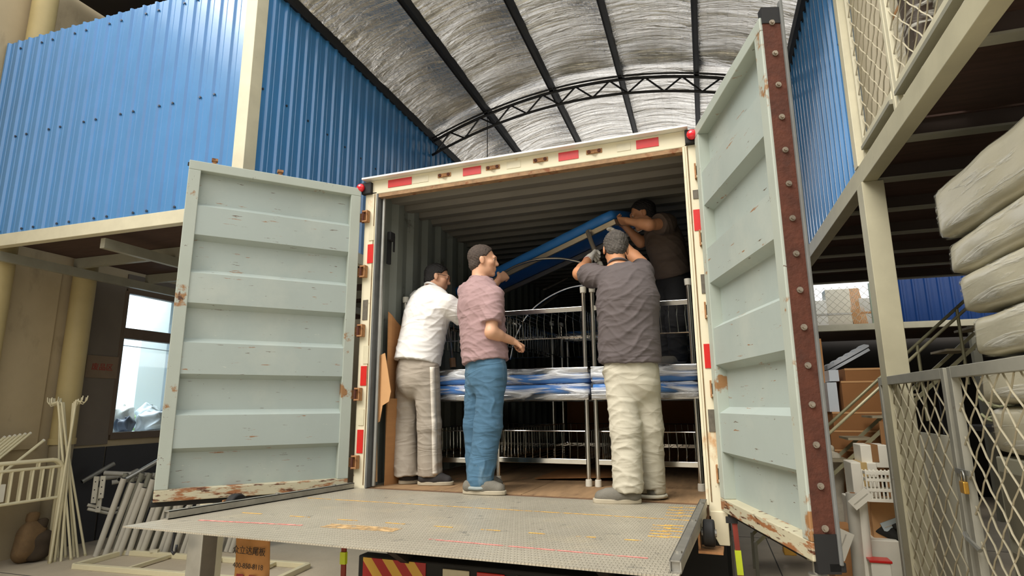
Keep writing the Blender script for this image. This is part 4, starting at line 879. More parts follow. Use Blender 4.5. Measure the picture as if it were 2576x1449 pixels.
hs = thing('hose_coil', 'tangle of pale green hoses on the board behind the fence', 'hose', H(4.12, .80, 1.46), HR); rr = random.Random(3)
for k in range(7):
    c = Vector((rr.uniform(-.05, .1), rr.uniform(-.25, .25), .07 + .035 * k)); r_ = rr.uniform(.12, .2); tlt = rr.uniform(-.5, .5)
    MB().tube([c + Vector((r_ * .5 * math.cos(t), r_ * math.sin(t), tlt * r_ * math.cos(t) + .02 * math.sin(3 * t))) for t in np.linspace(0, 2 * PI, 20)], .009, 6).build('hose_loop', mat('pale_green_hose', (176, 178, 140), .5, 0, .1, 6), hs, smooth=True)
tb = thing('work_table', 'dark table under the hose coil', 'table', H(4.16, .80, 0), HR); MB().bb(-.16, .3, -.42, .5, 1.43, 1.46).build('table_top', CHASSIS, tb)
for x in (-.13, .27):
    for y in (-.38, .46): MB().bb(x - .02, x + .02, y - .02, y + .02, 0, 1.43).build('leg', CHASSIS, tb)

# ------------------------------------------------------------------ stairs with double handrail
st = thing('steel_stair', 'narrow steel stair with a double handrail behind the column', 'stair', H(2.95, 2.72, 0), HR)
RAILM = mat('worn_olive_rail', (150, 146, 116), .45, .3, .15, 8)
sl = .906
def sp(x, z): return (x, 0, z)
for dz in (0, -.075): MB().tube([(-.25, -.25, 1.01 - .25 * sl + dz), (1.75, -.25, 1.01 + dz + 1.75 * sl)], .014, 8).build('handrail', mat('cream_rail', (190, 184, 150), .4, .2, .1, 6) if dz else RAILM, st, smooth=True)
for x in (1.25, 1.6): MB().cyl((x, -.25, .32 + x * sl), (x, -.25, 1.0 + x * sl), .014, 8).build('baluster', RAILM, st)
for y in (-.25, .2): MB().bar((-.28, y, .03 + .32 * sl), (1.95, y, .03 + 2.55 * sl), .02, .03).build('stringer', RAILM, st); MB().bb(-.295, -.265, y - .015, y + .015, 0, .05 + .32 * sl).build('stair_leg', GREYPAINT, st)
for k in range(10): x = -.17 + k * .22; MB().bb(x - .11, x + .11, -.23, .18, .09 + (x + .6) * sl, .11 + (x + .6) * sl).build('tread', mat('worn_tread', (150, 140, 116), .7, 0, .15, 6), st)

# ------------------------------------------------------------------ stacked cartons, crates and heap
TAPE = mat('packing_tape', (206, 176, 120), .3)
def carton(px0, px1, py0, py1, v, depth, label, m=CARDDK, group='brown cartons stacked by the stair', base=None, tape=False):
    a, b_ = atv(px0, py1, v), atv(px1, py0, v); z0 = a.z if base is None else base
    o = thing('carton', label, 'carton', H((a.x + b_.x) / 2, v, z0), HR, group); w = b_.x - a.x; h_ = b_.z - z0
    MB().bb(-w / 2, w / 2, 0, depth, 0, h_).build('carton_body', m, o, bevel=.005)
    MB().bb(-w / 2 - .002, w / 2 + .002, -.003, .012, h_ - .018, h_ + .001).build('carton_lid_edge', CARDLT if m is not CARDLT else CARD, o)
    if tape: MB().bb(-.025, .025, -.0025, depth + .0025, h_ - .10, h_ + .0015).build('packing_tape', TAPE, o)
    return o, z0, h_
ys = [1187, 1132, 1083, 1036, 957]; zb = None
cl_ = ['lowest visible brown carton of the stack by the stair', 'second brown carton from below in the stack by the stair', 'third brown carton from below in the stack by the stair', 'tallest brown carton in the stack by the stair']
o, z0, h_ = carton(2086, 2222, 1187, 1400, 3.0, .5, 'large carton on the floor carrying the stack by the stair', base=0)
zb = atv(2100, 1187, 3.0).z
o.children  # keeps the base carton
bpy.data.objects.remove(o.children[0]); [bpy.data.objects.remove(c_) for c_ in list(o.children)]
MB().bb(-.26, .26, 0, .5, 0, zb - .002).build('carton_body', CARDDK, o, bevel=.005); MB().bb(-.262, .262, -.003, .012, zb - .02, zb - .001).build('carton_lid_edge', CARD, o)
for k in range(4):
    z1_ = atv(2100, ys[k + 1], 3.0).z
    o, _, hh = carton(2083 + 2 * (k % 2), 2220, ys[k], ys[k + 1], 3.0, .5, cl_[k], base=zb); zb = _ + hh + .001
zs_ = zb
for py0, py1, x0, lab in ((925, 957, 2112, 'flat brown carton with a white side near the stack top'), (905, 925, 2122, 'topmost flat brown carton of the stack')):
    o, _, hh = carton(x0, 2214, py1, py0, 3.0, .45, lab, base=zb); zb = _ + hh + .001
    MB().bb(-.30, -.21, .05, .4, 0, hh - .01).build('white_tray', mat('white_tray', (206, 214, 222), .5, 0, .03, 4), o)
tc_ = thing('tall_carton', 'tall narrow brown carton standing behind the open truck door', 'carton', H(atv(2056, 1000, 3.3).x, 3.3, 0), HR); zt2 = atv(2056, 852, 3.3).z; MB().bb(-.11, .10, 0, .4, 0, zt2).build('carton_body', CARD, tc_, bevel=.005); MB().bb(-.112, .102, -.003, .01, zt2 * .62, zt2 * .62 + .012).build('carton_seam', CARDDK, tc_)
# heap beside the fence post (v about 2.1)
V = 1.82
def hb(px0, px1, py0, py1, v, depth, name, label, cat, m, group='boxes heaped beside the fence post', rz=0.0, lid=None):
    a, b_ = atv(px0, py1, v), atv(px1, py0, v); z0 = max(0, a.z); o = thing(name, label, cat, H((a.x + b_.x) / 2, v, z0), HR + rz, group); w = b_.x - a.x; h_ = b_.z - z0
    MB().bb(-w / 2, w / 2, 0, depth, 0, h_).build(name + '_body', m, o, bevel=.006)
    if lid: MB().bb(-w * .12, w * .12, -.003, depth + .003, h_ * .25, h_ + .002).build('packing_tape', lid, o)
    return o, w, h_
WBOX = mat('white_box_card', (240, 236, 222), .6, 0, .05, 4); BAND = mat('brown_band', (150, 110, 70), .6, 0, .1, 6)
hb(2104, 2158, 1330, 1475, V + .25, .3, 'carton', 'open brown carton low in the heap', 'carton', CARD)
hb(2160, 2262, 1362, 1480, V + .1, .35, 'carton', 'white foam box at the bottom of the heap', 'carton', WBOX)
hb(2148, 2200, 1255, 1362, V + .30, .3, 'carton', 'white printed carton behind the paper rolls', 'carton', WBOX, lid=BAND)
hb(2200, 2262, 1262, 1360, V + .2, .3, 'carton', 'tan carton under the white basket', 'carton', CARDLT)
hb(2150, 2205, 1165, 1254, V + .32, .3, 'carton', 'white carton with tape beside the basket', 'carton', WBOX, lid=TAPE)
hb(2170, 2234, 1120, 1176, V + .36, .28, 'carton', 'white and brown taped carton on top of the heap', 'carton', WBOX, lid=BAND)
# perforated basket
a, b_ = atv(2186, 1262, V + .05), atv(2256, 1186, V + .05); o = thing('plastic_basket', 'white perforated plastic basket on the heap', 'basket', H((a.x + b_.x) / 2, V + .05, a.z), HR); w, h_ = b_.x - a.x, b_.z - a.z
for y, nm in ((0, 0), (.12, 1)):
    n = 8
    for i in range(n + 1): x = -w / 2 + w * i / n; MB().bb(x - .006, x + .006, y - .004, y + .004, 0, h_).build('basket_slat', WBOX, o)
for z in (0, h_ * .33, h_ * .66, h_ - .03): MB().bb(-w / 2, w / 2, -.006, .126, z, z + .022).build('basket_band', WBOX, o)
# paper rolls, flaps, fabric
for px, py, r_, h2, lab in ((2160, 1330, .05, .42, 'grey paper roll standing in the heap'), (2180, 1335, .045, .45, 'white paper roll standing in the heap')):
    p = atv(px, 1440, V - .02); o = thing('paper_roll', lab, 'roll', H(p.x, V - .02, 0), HR); MB().cyl((0, 0, 0), (.02, 0, atv(px, py - 90, V).z), r_, 16).build('roll_sheet', WBOX if 'white' in lab else GREYP, o, smooth='auto'); MB().cyl((.02, 0, atv(px, py - 90, V).z), (.02, 0, atv(px, py - 90, V).z + .004), r_ * .4, 12).build('roll_core', CARDDK, o)
for px, py, ang, sz, lab in ((2165, 1255, .7, .17, 'white printed box flap tilted on the heap'), (2118, 1370, 1.15, .22, 'white ribbed card propped against the brown carton'), (2245, 1320, .4, .16, 'pale blue sheet sticking out of the heap')):
    p = H(*atv(px, py, V + .185 if 'blue' in lab else V - .12)); o = thing('card_flap', lab, 'card', p, HR); Mx = Matrix.Rotation(-ang, 3, 'Y'); b = MB(); b.box((0, 0, 0), (sz, .012, sz * .5), Mx); b.build('card', mat('pale_blue_sheet', (196, 210, 216), .5, 0, .03, 4) if 'blue' in lab else WBOX, o)
    b = MB(); b.box((0, -.007, 0), (sz * .8, .002, .008), Mx); b.build('print_line', GREYP, o)
for px, py, s, lab, cc in ((2235, 1345, .17, 'black mesh cloth crumpled on the heap', (40, 40, 38)), (2150, 1420, .18, 'grey-green crumpled cloth on the floor by the carton', (120, 122, 100))):
    hi_ = px > 2200; vv = V + .22 if hi_ else V - .1; p = atv(px, py, vv); o = thing('crumpled_cloth', lab, 'cloth', H(p.x, vv, atv(2200, 1362, V + .1).z if hi_ else 0), HR); soft_box(s, s * .8, s * .6, .06, (12, 12, 8), .05, 9, px).build('cloth', mat('cloth_%d' % px, cc, .9, 0, .4, 14, .4, 30), o, smooth=True); soft_box(s * .4, s * .5, s * .2, .03, (6, 6, 4), .03, 12, py).build('cloth_fold', MATS['cloth_%d' % px], o, smooth=True, loc=(.05, -.05, s * .5))
a = H(*atv(2214, 1440, V - .1)); o = thing('red_rim_bin', 'white bin with a red rim at the bottom of the heap', 'bin', Vector((a.x, a.y, 0)), HR); zz = atv(2214, 1408, V - .1).z; MB().bb(-.07, .07, -.06, .06, 0, zz).build('bin_body', WBOX, o, bevel=.01); MB().bb(-.078, .078, -.068, .068, zz - .012, zz + .006).build('bin_rim', RED, o, bevel=.004)
pb = H(*atv(2068, 1150, 2.9)); o = thing('plastic_bag', 'white wrapped bundle behind the door edge by the cartons', 'bag', Vector((pb.x + .04, pb.y - .1, 0)), HR); soft_box(.22, .2, 1.15, .06, (6, 6, 14), .04, 5, 3).build('bag_body', mat('bag_cream', (214, 206, 186), .4, 0, .12, 7, .4, 14), o, smooth=True); soft_box(.1, .1, .08, .03, (4, 4, 4), .02, 9, 3).build('bag_knot', MATS['bag_cream'], o, smooth=True, loc=(0, 0, 1.14))
for k, (px, py) in enumerate(((1986, 1392), (2090, 1440))):
    p = atz(px, py, 0); o = thing('wheel_chock', ('yellow wheel chock on the concrete beyond the open door', 'yellow wheel chock on the concrete below the rusty door edge')[k], 'wheel chock', p, HR, 'yellow wheel chocks'); MB().prism([(-.06, -.1, 0), (-.06, .1, 0), (-.06, .04, .13), (-.06, -.02, .13)], (.12, 0, 0)).build('chock_body', mat('yellow_rubber', (216, 160, 40), .6, 0, .1, 8), o, bevel=.006); MB().tube([(0, .0, .13), (0, .02, .16), (0, .04, .13)], .008, 6).build('chock_handle', CHASSIS, o)

# ------------------------------------------------------------------ far mezzanine under and behind
VB = 6.4
fm = setting('trim_5', 'far cross beam with posts behind the stair', 'beam'); z0, z1 = atv(2100, 833, VB).z, atv(2100, 818, VB).z
MB().bb(3.3, 7.6, VB - .05, VB + .05, z0, z1).build('cross_beam', CREAM, fm)
for u in (4.95, 6.1): MB().bb(u - .05, u + .05, VB - .04, VB + .06, 0, z0).build('post', GREYPAINT, fm)
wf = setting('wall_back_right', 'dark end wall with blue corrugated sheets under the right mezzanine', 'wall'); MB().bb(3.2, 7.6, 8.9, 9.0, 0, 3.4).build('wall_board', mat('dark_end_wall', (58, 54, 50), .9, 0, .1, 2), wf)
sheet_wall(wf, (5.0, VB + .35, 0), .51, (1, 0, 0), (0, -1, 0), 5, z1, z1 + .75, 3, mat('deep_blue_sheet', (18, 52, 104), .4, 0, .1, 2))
MB().bb(3.3, 7.6, VB + .05, 8.8, z1 - .03, z1).build('upper_floor', DECKBROWN, wf)
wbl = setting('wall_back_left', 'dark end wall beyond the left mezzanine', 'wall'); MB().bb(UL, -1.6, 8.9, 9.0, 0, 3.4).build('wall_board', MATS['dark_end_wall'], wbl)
ff = thing('mesh_fence', 'small wire mesh fence on the far mezzanine beam', 'fence', H(3.45, VB, z1), HR)
w = diamonds(0, 1.4, .03, .6, .11, .11, .003).build('wire_mesh', WIREM, ff); tag(w, kind='stuff')
for x in (0, .35, 1.4): MB().bb(x - .02, x + .02, -.02, .02, 0, .63).build('frame_post', mat('green_grey_post', (142, 156, 136), .5, 0, .1, 5), ff)
for px0, px1, m_, lab, nm, cat in ((2052, 2078, WBOX, 'white cartons seen through the far mesh', 'carton', 'carton'), (2083, 2138, CREAMB, 'large cream panel behind the far mesh', 'cream_panel', 'panel'), (2141, 2166, CARDLT, 'bundle of tan canes behind the far mesh', 'cane_bundle', 'canes'), (2167, 2196, GREYP, 'grey slatted crate behind the far mesh', 'crate', 'crate')):
    a, b_ = atv(px0, 810, VB + .3), atv(px1, 745, VB + .3); o = thing(nm, lab, cat, H((a.x + b_.x) / 2, VB + .3, z1), HR, 'things stored on the far mezzanine'); w = b_.x - a.x
    if 'cane' in nm:
        for k in range(9): x = -w / 2 + w * k / 8; MB().cyl((x + .05, 0, 0), (x - .03, .02, .62), .011, 6).build('cane', m_, o)
    else:
        MB().bb(-w / 2, w / 2, 0, .25, 0, .62 if 'panel' in nm else .45).build(nm + '_body', m_, o, bevel=.006); MB().bb(-w / 2 - .002, w / 2 + .002, -.004, 0, .2, .23).build('edge_band', GREYP if m_ is not GREYP else CARD, o)
# pale zigzag shelf in the dark behind the cartons
zg = thing('foam_profile', 'white zigzag foam profile lying slanted behind the carton stack', 'foam', H(*atv(2082, 930, 3.7)), HR); p0 = atv(2082, 930, 3.7); p1 = atv(2186, 872, 3.7); L_ = p1 - p0
b = MB()
for k in range(6):
    t0, t1 = k / 6, (k + 1) / 6; b.prism([(L_.x * t0, 0, L_.z * t0), (L_.x * t1, 0, L_.z * t1), (L_.x * t1, 0, L_.z * t1 + .02), (L_.x * (t0 + .06), 0, L_.z * t0 + .07), (L_.x * t0, 0, L_.z * t0 + .05)], (0, .25, 0))
b.build('profile', mat('white_foam', (214, 220, 226), .7, 0, .03, 4), zg); MB().bar((0, .1, -.03), (L_.x, .1, L_.z - .03), .2, .03).build('profile_base', MATS['white_foam'], zg)
zsh = p0.z - .05; sh = thing('storage_shelf', 'dark steel shelf in the shade behind the carton stack', 'shelf', H(4.05, 3.62, 0), HR)
for x in (-.5, .8):
    for y in (0, .5): MB().bb(x - .02, x + .02, y - .02, y + .02, 0, zsh).build('upright', CHASSIS, sh)
for z in (.4, 1.1, zsh - .03): MB().bb(-.5, .8, 0, .5, z, z + .03).build('shelf_board', CHASSIS, sh)

# unseen building added behind the viewer to cut low sky light
yd = setting('wall_yard_blocker', 'unseen yard building added to cut low sky light', 'wall'); YW = mat('blocker_wall', (150, 142, 128), .9, 0, .08, 1)
MB().bb(-16, 16, -15, -14.6, 0, 7.5).build('blocker_facade', YW, yd)
for k in range(8): MB().bb(-14 + 4 * k, -12 + 4 * k, -14.62, -14.55, 2.2, 4.2).build('blocker_window', mat('blocker_glass', (60, 70, 80), .1, 0, 0), yd)
# ------------------------------------------------------------------ bodies grown from blended limbs
def V3(p): return np.array(tuple(p), dtype=np.float32)
class Flesh:
    def __init__(s, k=.03): s.pr = []; s.k = k; s.cuts = []; s.subs = []; s.limbs = []
    def cone(s, a, b, ra, rb, k=None): s.pr.append(('c', V3(a), V3(b), ra, rb, k)); return s
    def chain(s, pts, rs, k=None):
        for i in range(len(pts) - 1): s.cone(pts[i], pts[i + 1], rs[i], rs[i + 1], k)
        return s
    def flat(s, a, b, ra, rb, side, fwd, q, k=None): s.pr.append(('f', V3(a), V3(b), ra, rb, k, V3(side), V3(fwd), q)); return s
    def ell(s, c, r, X=(1, 0, 0), Y=(0, 1, 0), Z=(0, 0, 1), k=None): s.pr.append(('e', V3(c), np.array(r, np.float32), V3(X), V3(Y), V3(Z), k)); return s
    def cut(s, p, n, near=None): s.cuts.append((V3(p), V3(n), near)); return s       # removes the side n points to (near: only within that radius)
    def sub(s, a, b, r): s.subs.append((V3(a), V3(b), r)); return s
    def bounds(s, P):
        if P[0] == 'c': r = max(P[3], P[4]); return np.minimum(P[1], P[2]) - r, np.maximum(P[1], P[2]) + r
        if P[0] == 'f': r = max(P[3], P[4]); return np.minimum(P[1], P[2]) - r, np.maximum(P[1], P[2]) + r
        r = float(P[2].max()); return P[1] - r, P[1] + r
    def mesh(s, h):
        al = s.pr + [P for l in s.limbs for P in l.pr]
        lo = np.min([s.bounds(P)[0] for P in al], 0) - 3 * h - .01; hi = np.max([s.bounds(P)[1] for P in al], 0) + 3 * h + .01
        n = np.ceil((hi - lo) / h).astype(int) + 1
        D = s.field(lo, n, h)
        for l in s.limbs:
            d = l.field(lo, n, h); k = .03; hh = np.maximum(k - np.abs(D - d), 0) / k; D = np.minimum(D, d) - hh * hh * k * .25
        return surface_net(D, lo, h)
    def field(s, lo, n, h):
        D = np.full(tuple(n), .3, np.float32)
        ax = [lo[i] + h * np.arange(n[i], dtype=np.float32) for i in range(3)]
        for P in s.pr:
            bl, bh = s.bounds(P); m = s.k + .03
            i0 = np.maximum(0, np.floor((bl - m - lo) / h).astype(int)); i1 = np.minimum(n, np.ceil((bh + m - lo) / h).astype(int) + 1)
            sl = tuple(slice(i0[i], i1[i]) for i in range(3))
            X = ax[0][sl[0]][:, None, None]; Y = ax[1][sl[1]][None, :, None]; Z = ax[2][sl[2]][None, None, :]
            if P[0] in 'cf':
                a, b, ra, rb, k = P[1:6]; ba = b - a; L2 = float(ba @ ba) + 1e-9
                t = np.clip(((X - a[0]) * ba[0] + (Y - a[1]) * ba[1] + (Z - a[2]) * ba[2]) / L2, 0, 1)
                dx = X - a[0] - t * ba[0]; dy = Y - a[1] - t * ba[1]; dz = Z - a[2] - t * ba[2]; rr = ra + (rb - ra) * t
                if P[0] == 'c': d = np.sqrt(dx * dx + dy * dy + dz * dz) - rr
                else:
                    F, q = P[7], P[8]; f = dx * F[0] + dy * F[1] + dz * F[2]
                    d = np.sqrt(np.maximum(dx * dx + dy * dy + dz * dz - f * f, 0) + (f * q) ** 2) - rr; d = d / (1 + .35 * (q - 1))
            else:
                c, r, EX, EY, EZ, k = P[1:7]; px, py, pz = X - c[0], Y - c[1], Z - c[2]
                lx = (px * EX[0] + py * EX[1] + pz * EX[2]) / r[0]; ly = (px * EY[0] + py * EY[1] + pz * EY[2]) / r[1]; lz = (px * EZ[0] + py * EZ[1] + pz * EZ[2]) / r[2]
                k0 = np.sqrt(lx * lx + ly * ly + lz * lz); k1 = np.sqrt((lx / r[0]) ** 2 + (ly / r[1]) ** 2 + (lz / r[2]) ** 2) + 1e-6; d = k0 * (k0 - 1) / k1
            k = s.k if k is None else k
            o = D[sl]
            if k > 0: hh = np.maximum(k - np.abs(o - d), 0) / k; D[sl] = np.minimum(o, d) - hh * hh * k * .25
            else: D[sl] = np.minimum(o, d)
        X = ax[0][:, None, None]; Y = ax[1][None, :, None]; Z = ax[2][None, None, :]
        for a, b, r in s.subs:
            ba = b - a; t = np.clip(((X - a[0]) * ba[0] + (Y - a[1]) * ba[1] + (Z - a[2]) * ba[2]) / float(ba @ ba + 1e-9), 0, 1)
            D = np.maximum(D, r - np.sqrt((X - a[0] - t * ba[0]) ** 2 + (Y - a[1] - t * ba[1]) ** 2 + (Z - a[2] - t * ba[2]) ** 2))
        for p, nn, near in s.cuts:
            d = (X - p[0]) * nn[0] + (Y - p[1]) * nn[1] + (Z - p[2]) * nn[2]
            if near is not None:
                far = np.sqrt((X - p[0]) ** 2 + (Y - p[1]) ** 2 + (Z - p[2]) ** 2) > near; d = np.where(far, -1, d)
            D = np.maximum(D, d)
        return D
def surface_net(D, lo, h):
    ins = D < 0; nx, ny, nz = D.shape
    c = np.zeros((nx - 1, ny - 1, nz - 1), np.int8)
    offs = [(i, j, k) for i in (0, 1) for j in (0, 1) for k in (0, 1)]
    for i, j, k in offs: c += ins[i:nx - 1 + i, j:ny - 1 + j, k:nz - 1 + k]
    act = np.argwhere((c > 0) & (c < 8)); idx = -np.ones(c.shape, np.int32); idx[tuple(act.T)] = np.arange(len(act))
    acc = np.zeros((len(act), 3), np.float32); cnt = np.zeros(len(act), np.float32)
    val = {o: D[act[:, 0] + o[0], act[:, 1] + o[1], act[:, 2] + o[2]] for o in offs}
    for o in offs:
        for a in range(3):
            if o[a]: continue
            q = list(o); q[a] = 1; q = tuple(q); d0, d1 = val[o], val[q]; m = (d0 < 0) != (d1 < 0); t = np.where(m, d0 / np.where(m, d0 - d1, 1), 0)
            p = np.array(o, np.float32)[None] + np.zeros((len(act), 3), np.float32); p[:, a] += t; acc += p * m[:, None]; cnt += m
    V = (act + acc / np.maximum(cnt, 1)[:, None]) * h + lo
    F = []
    for a in range(3):
        b1, b2 = (a + 1) % 3, (a + 2) % 3; sl0 = [slice(None)] * 3; sl1 = [slice(None)] * 3; sl0[a] = slice(0, -1); sl1[a] = slice(1, None)
        A, B = ins[tuple(sl0)], ins[tuple(sl1)]; e = np.argwhere(A != B); ok = (e[:, b1] > 0) & (e[:, b2] > 0)
        lim = np.array(c.shape); ok &= (e[:, b1] < lim[b1]) & (e[:, b2] < lim[b2]) & (e[:, a] < lim[a]); e = e[ok]
        def g(d1, d2): q = e.copy(); q[:, b1] -= d1; q[:, b2] -= d2; return idx[tuple(q.T)]
        quad = np.stack([g(1, 1), g(0, 1), g(0, 0), g(1, 0)], 1); fl = A[tuple(e.T)]; quad[~fl] = quad[~fl][:, ::-1]; F.append(quad)
    return V, np.concatenate(F)
def vnormals(V, F):
    n = np.cross(V[F[:, 2]] - V[F[:, 0]], V[F[:, 3]] - V[F[:, 1]]); N = np.zeros_like(V)
    for i in range(4): np.add.at(N, F[:, i], n)
    return N / (np.linalg.norm(N, axis=1, keepdims=True) + 1e-9)
def skin_obj(name, fl, h, m, parent, org, fold=None, relax=2):
    V, F = fl.mesh(h)
    for _ in range(relax):
        A = np.zeros_like(V); c = np.zeros(len(V), np.float32)
        for i in range(4):
            for j in ((i + 1) % 4, (i + 3) % 4): np.add.at(A, F[:, i], V[F[:, j]]); np.add.at(c, F[:, i], 1)
        V = V * .5 + .5 * A / np.maximum(c, 1)[:, None]
    if fold is not None: V = V + vnormals(V, F) * fold(V)[:, None]
    V = V - V3(org)
    me = bpy.data.meshes.new(name); me.vertices.add(len(V)); me.vertices.foreach_set('co', V.astype(np.float32).ravel()); me.loops.add(len(F) * 4); me.loops.foreach_set('vertex_index', F.astype(np.int32).ravel())
    me.polygons.add(len(F)); me.polygons.foreach_set('loop_start', np.arange(0, len(F) * 4, 4, dtype=np.int32)); me.update(calc_edges=True); me.validate(); me.polygons.foreach_set('use_smooth', [True] * len(me.polygons))
    me.materials.append(m); o = bpy.data.objects.new(name, me); COL.objects.link(o); o.parent = parent; return o
def folds(seed, amp, dirs):
    rs = np.random.RandomState(seed)
    def f(V):
        w = np.zeros(len(V), np.float32); q = V + .03 * np.sin(V[:, [1, 2, 0]] * 17 + seed) + .02 * np.sin(V[:, [2, 0, 1]] * 31 + 2 * seed)
        for d, fr, a in dirs:
            d = np.array(d, np.float32); d /= np.linalg.norm(d); ph = rs.rand() * 6; s = np.sin((q @ d) * fr + ph); env = .5 + .5 * np.sin(q @ np.array([d[2] * 7 + 3, 5.1, d[0] * 9 + 6]) + ph * 2)
            w += a * (1.5 * (1 - np.abs(s)) ** 2.2 - .4) * env
        return amp * w
    return f
def hand(fl, wrist, d, n, thumb, curl, sc=1.0, r=.0088):
    """palm and five fingers; d: along the hand, n: the way the fingers bend, thumb: +1/-1 side"""
    d = Vector(d).normalized(); n = (Vector(n) - d * Vector(n).dot(d)).normalized(); s = d.cross(n); w = Vector(wrist)
    ln = (.066, .076, .072, .056)
    for i in range(4):
        off = (1.5 - i) * .0205 * thumb; base = w + d * (.088 - .004 * abs(i - 1.2)) * sc + s * off * sc
        fl.cone(w + s * off * .55 * sc + d * .012, base, .016 * sc, .0125 * sc, .014)
        p = base; ang = 0.0
        for j, fr in enumerate((.44, .31, .25)):
            ang += curl[j] * (1 + .06 * i); dd = d * math.cos(ang) + n * math.sin(ang) + s * (1.5 - i) * .05 * thumb; q = p + dd.normalized() * ln[i] * fr * sc
            fl.cone(p, q, (r + .0006 - .0008 * j) * sc, (r - .0004 - .0008 * j) * sc, .003); p = q
    b = w + d * .022 * sc + s * thumb * .024 * sc; m = b + (d * .62 + s * thumb * .7 + n * .35).normalized() * .044 * sc; e = m + (d * .85 + s * thumb * .12 + n * .6).normalized() * .034 * sc
    fl.cone(b, m, .0155 * sc, .0115 * sc, .012); fl.cone(m, e, .0108 * sc, .0092 * sc, .004)
def head_frame(fwd, up):
    f = Vector(fwd).normalized(); u = (Vector(up) - f * Vector(up).dot(f)).normalized(); return f, u, f.cross(u)
def head(fl, c, fwd, up, sc=1.0):
    f, u, r = head_frame(fwd, up); c = Vector(c)
    def P(a, b, g): return c + (r * a + f * b + u * g) * sc
    E = lambda a, b, g, rr, k=.02: fl.ell(P(a, b, g), [x * sc for x in rr], r, f, u, k)
    E(0, -.012, .032, (.073, .094, .083)); E(0, .036, -.035, (.059, .058, .078)); E(0, .03, -.072, (.05, .052, .036), .02); E(0, .078, -.096, (.023, .018, .017), .02)
    E(0, .085, .028, (.045, .018, .014), .02); fl.cone(P(0, .092, .014), P(0, .108, -.018), .0085 * sc, .0125 * sc, .012); E(0, .106, -.023, (.017, .011, .009), .008)
    E(0, .091, -.053, (.024, .012, .0075), .008); E(0, .089, -.066, (.021, .012, .008), .008); E(0, .085, -.044, (.02, .012, .01), .01)
    for s in (-1, 1):
        E(s * .045, .062, -.018, (.02, .022, .018), .025)
        fl.ell(P(s * .0755, -.006, -.008), (.008 * sc, .0195 * sc, .031 * sc), r, (f + u * .2).normalized(), (u - f * .2).normalized(), .006); fl.cone(P(s * .079, -.014, .006), P(s * .078, .004, -.032), .0055 * sc, .005 * sc, .006)
    for s in (-1, 1): E(s * .031, .083, .0185, (.018, .0105, .006), .004); E(s * .031, .081, -.0035, (.017, .0105, .006), .004)
    for s in (-1, 1): fl.sub(P(s * .031, .102, .0075), P(s * .031, .106, .0075), .0105 * sc)
def eyes(parent, org, c, fwd, up, sc=1.0):
    f, u, r = head_frame(fwd, up)
    for s in (-1, 1):
        p = Vector(c) + (r * s * .031 + f * .0765 + u * .0075) * sc - Vector(org); e = MB().ball(p, .0115 * sc, 10, 6).build('eye', mat('eye_white', (226, 220, 212), .3, 0, 0), parent, smooth=True); MB().ball(p + f * .0085 * sc, .006 * sc, 8, 5).build('iris', mat('dark_iris', (30, 22, 18), .2, 0, 0), e, smooth=True)
        b = MB().tube([p + (f * .012 + u * .016 + r * s * t) * sc for t in (-.014, 0, .014)], .003 * sc, 5).build('eyebrow', mat('eyebrow_hair', (44, 34, 28), .8, 0, 0), parent)
def hair(parent, org, c, fwd, up, m, sc=1.0, hair_r=.008, low=-.055, fold_amp=.003, h=.006, brow=.055):
    f, u, r = head_frame(fwd, up); c = Vector(c); fl = Flesh(.015)
    fl.ell(c + (f * -.012 + u * .034) * sc, [(x + hair_r) * sc for x in (.073, .094, .083)], r, f, u); fl.ell(c + (f * -.045 + u * -.03) * sc, [x * sc for x in (.062, .056, .055)], r, f, u)
    fl.cut(c + (f * .050 + u * brow) * sc, (f * .83 - u * .56).normalized()); fl.cut(c + (u * low + f * -.02) * sc, (f * .42 - u * .9).normalized())
    for s in (-1, 1): fl.sub(c + (r * s * .09 + f * .008 + u * -.045) * sc, c + (r * s * .09 + f * .02 + u * .0) * sc, .032 * sc)
    def fz(V): q = V * 190; return fold_amp * (np.sin(q[:, 0] + 2 * np.sin(q[:, 2] * .7)) * np.sin(q[:, 1] * 1.1) + .6 * np.sin(q[:, 2] * 1.7 + q[:, 0]))
    return skin_obj('hair', fl, h, m, parent, org, fz, 1)
def shoe(parent, org, heel, toe, z, m_up, m_sole, up=.085, w=.046, lab=None, tiltv=Vector((0, 0, 1))):
    a, b = Vector((heel[0], heel[1], z)), Vector((toe[0], toe[1], z)); d = (b - a).normalized(); ln = (b - a).length; s = d.cross(tiltv); fl = Flesh(.03); t = tiltv
    fl.cone(a + d * .04 + t * .045, a + d * ln * .5 + t * .045, w * .86, w, .03); fl.cone(a + d * ln * .5 + t * .04, b - d * .045 + t * .032, w, w * .82, .03); fl.cone(a + d * .05 + t * .05, a + d * .08 + t * (up + .02), w * .8, w * .72, .03); fl.cone(a + d * .08 + t * up, b - d * .09 + t * .05, w * .7, w * .6, .03)
    fl.cut(a + t * .018, t * -1); fl.cut(a + d * .07 + t * up, t)
    o = skin_obj('shoe', fl, .007, m_up, parent, org, None, 2)
    n = 22; pts = []
    for i in range(n):
        an = 2 * PI * i / n; x = math.cos(an); y = math.sin(an); wid = w * (1.06 + .12 * x); pts.append(a + d * (ln / 2 + x * (ln / 2 + .006)) + s * (wid * math.copysign(abs(y) ** .75, y)) - Vector(org) + t * .001)
    MB().prism(pts, t * .026).build('sole', m_sole, o, smooth='auto', bevel=.004); return o

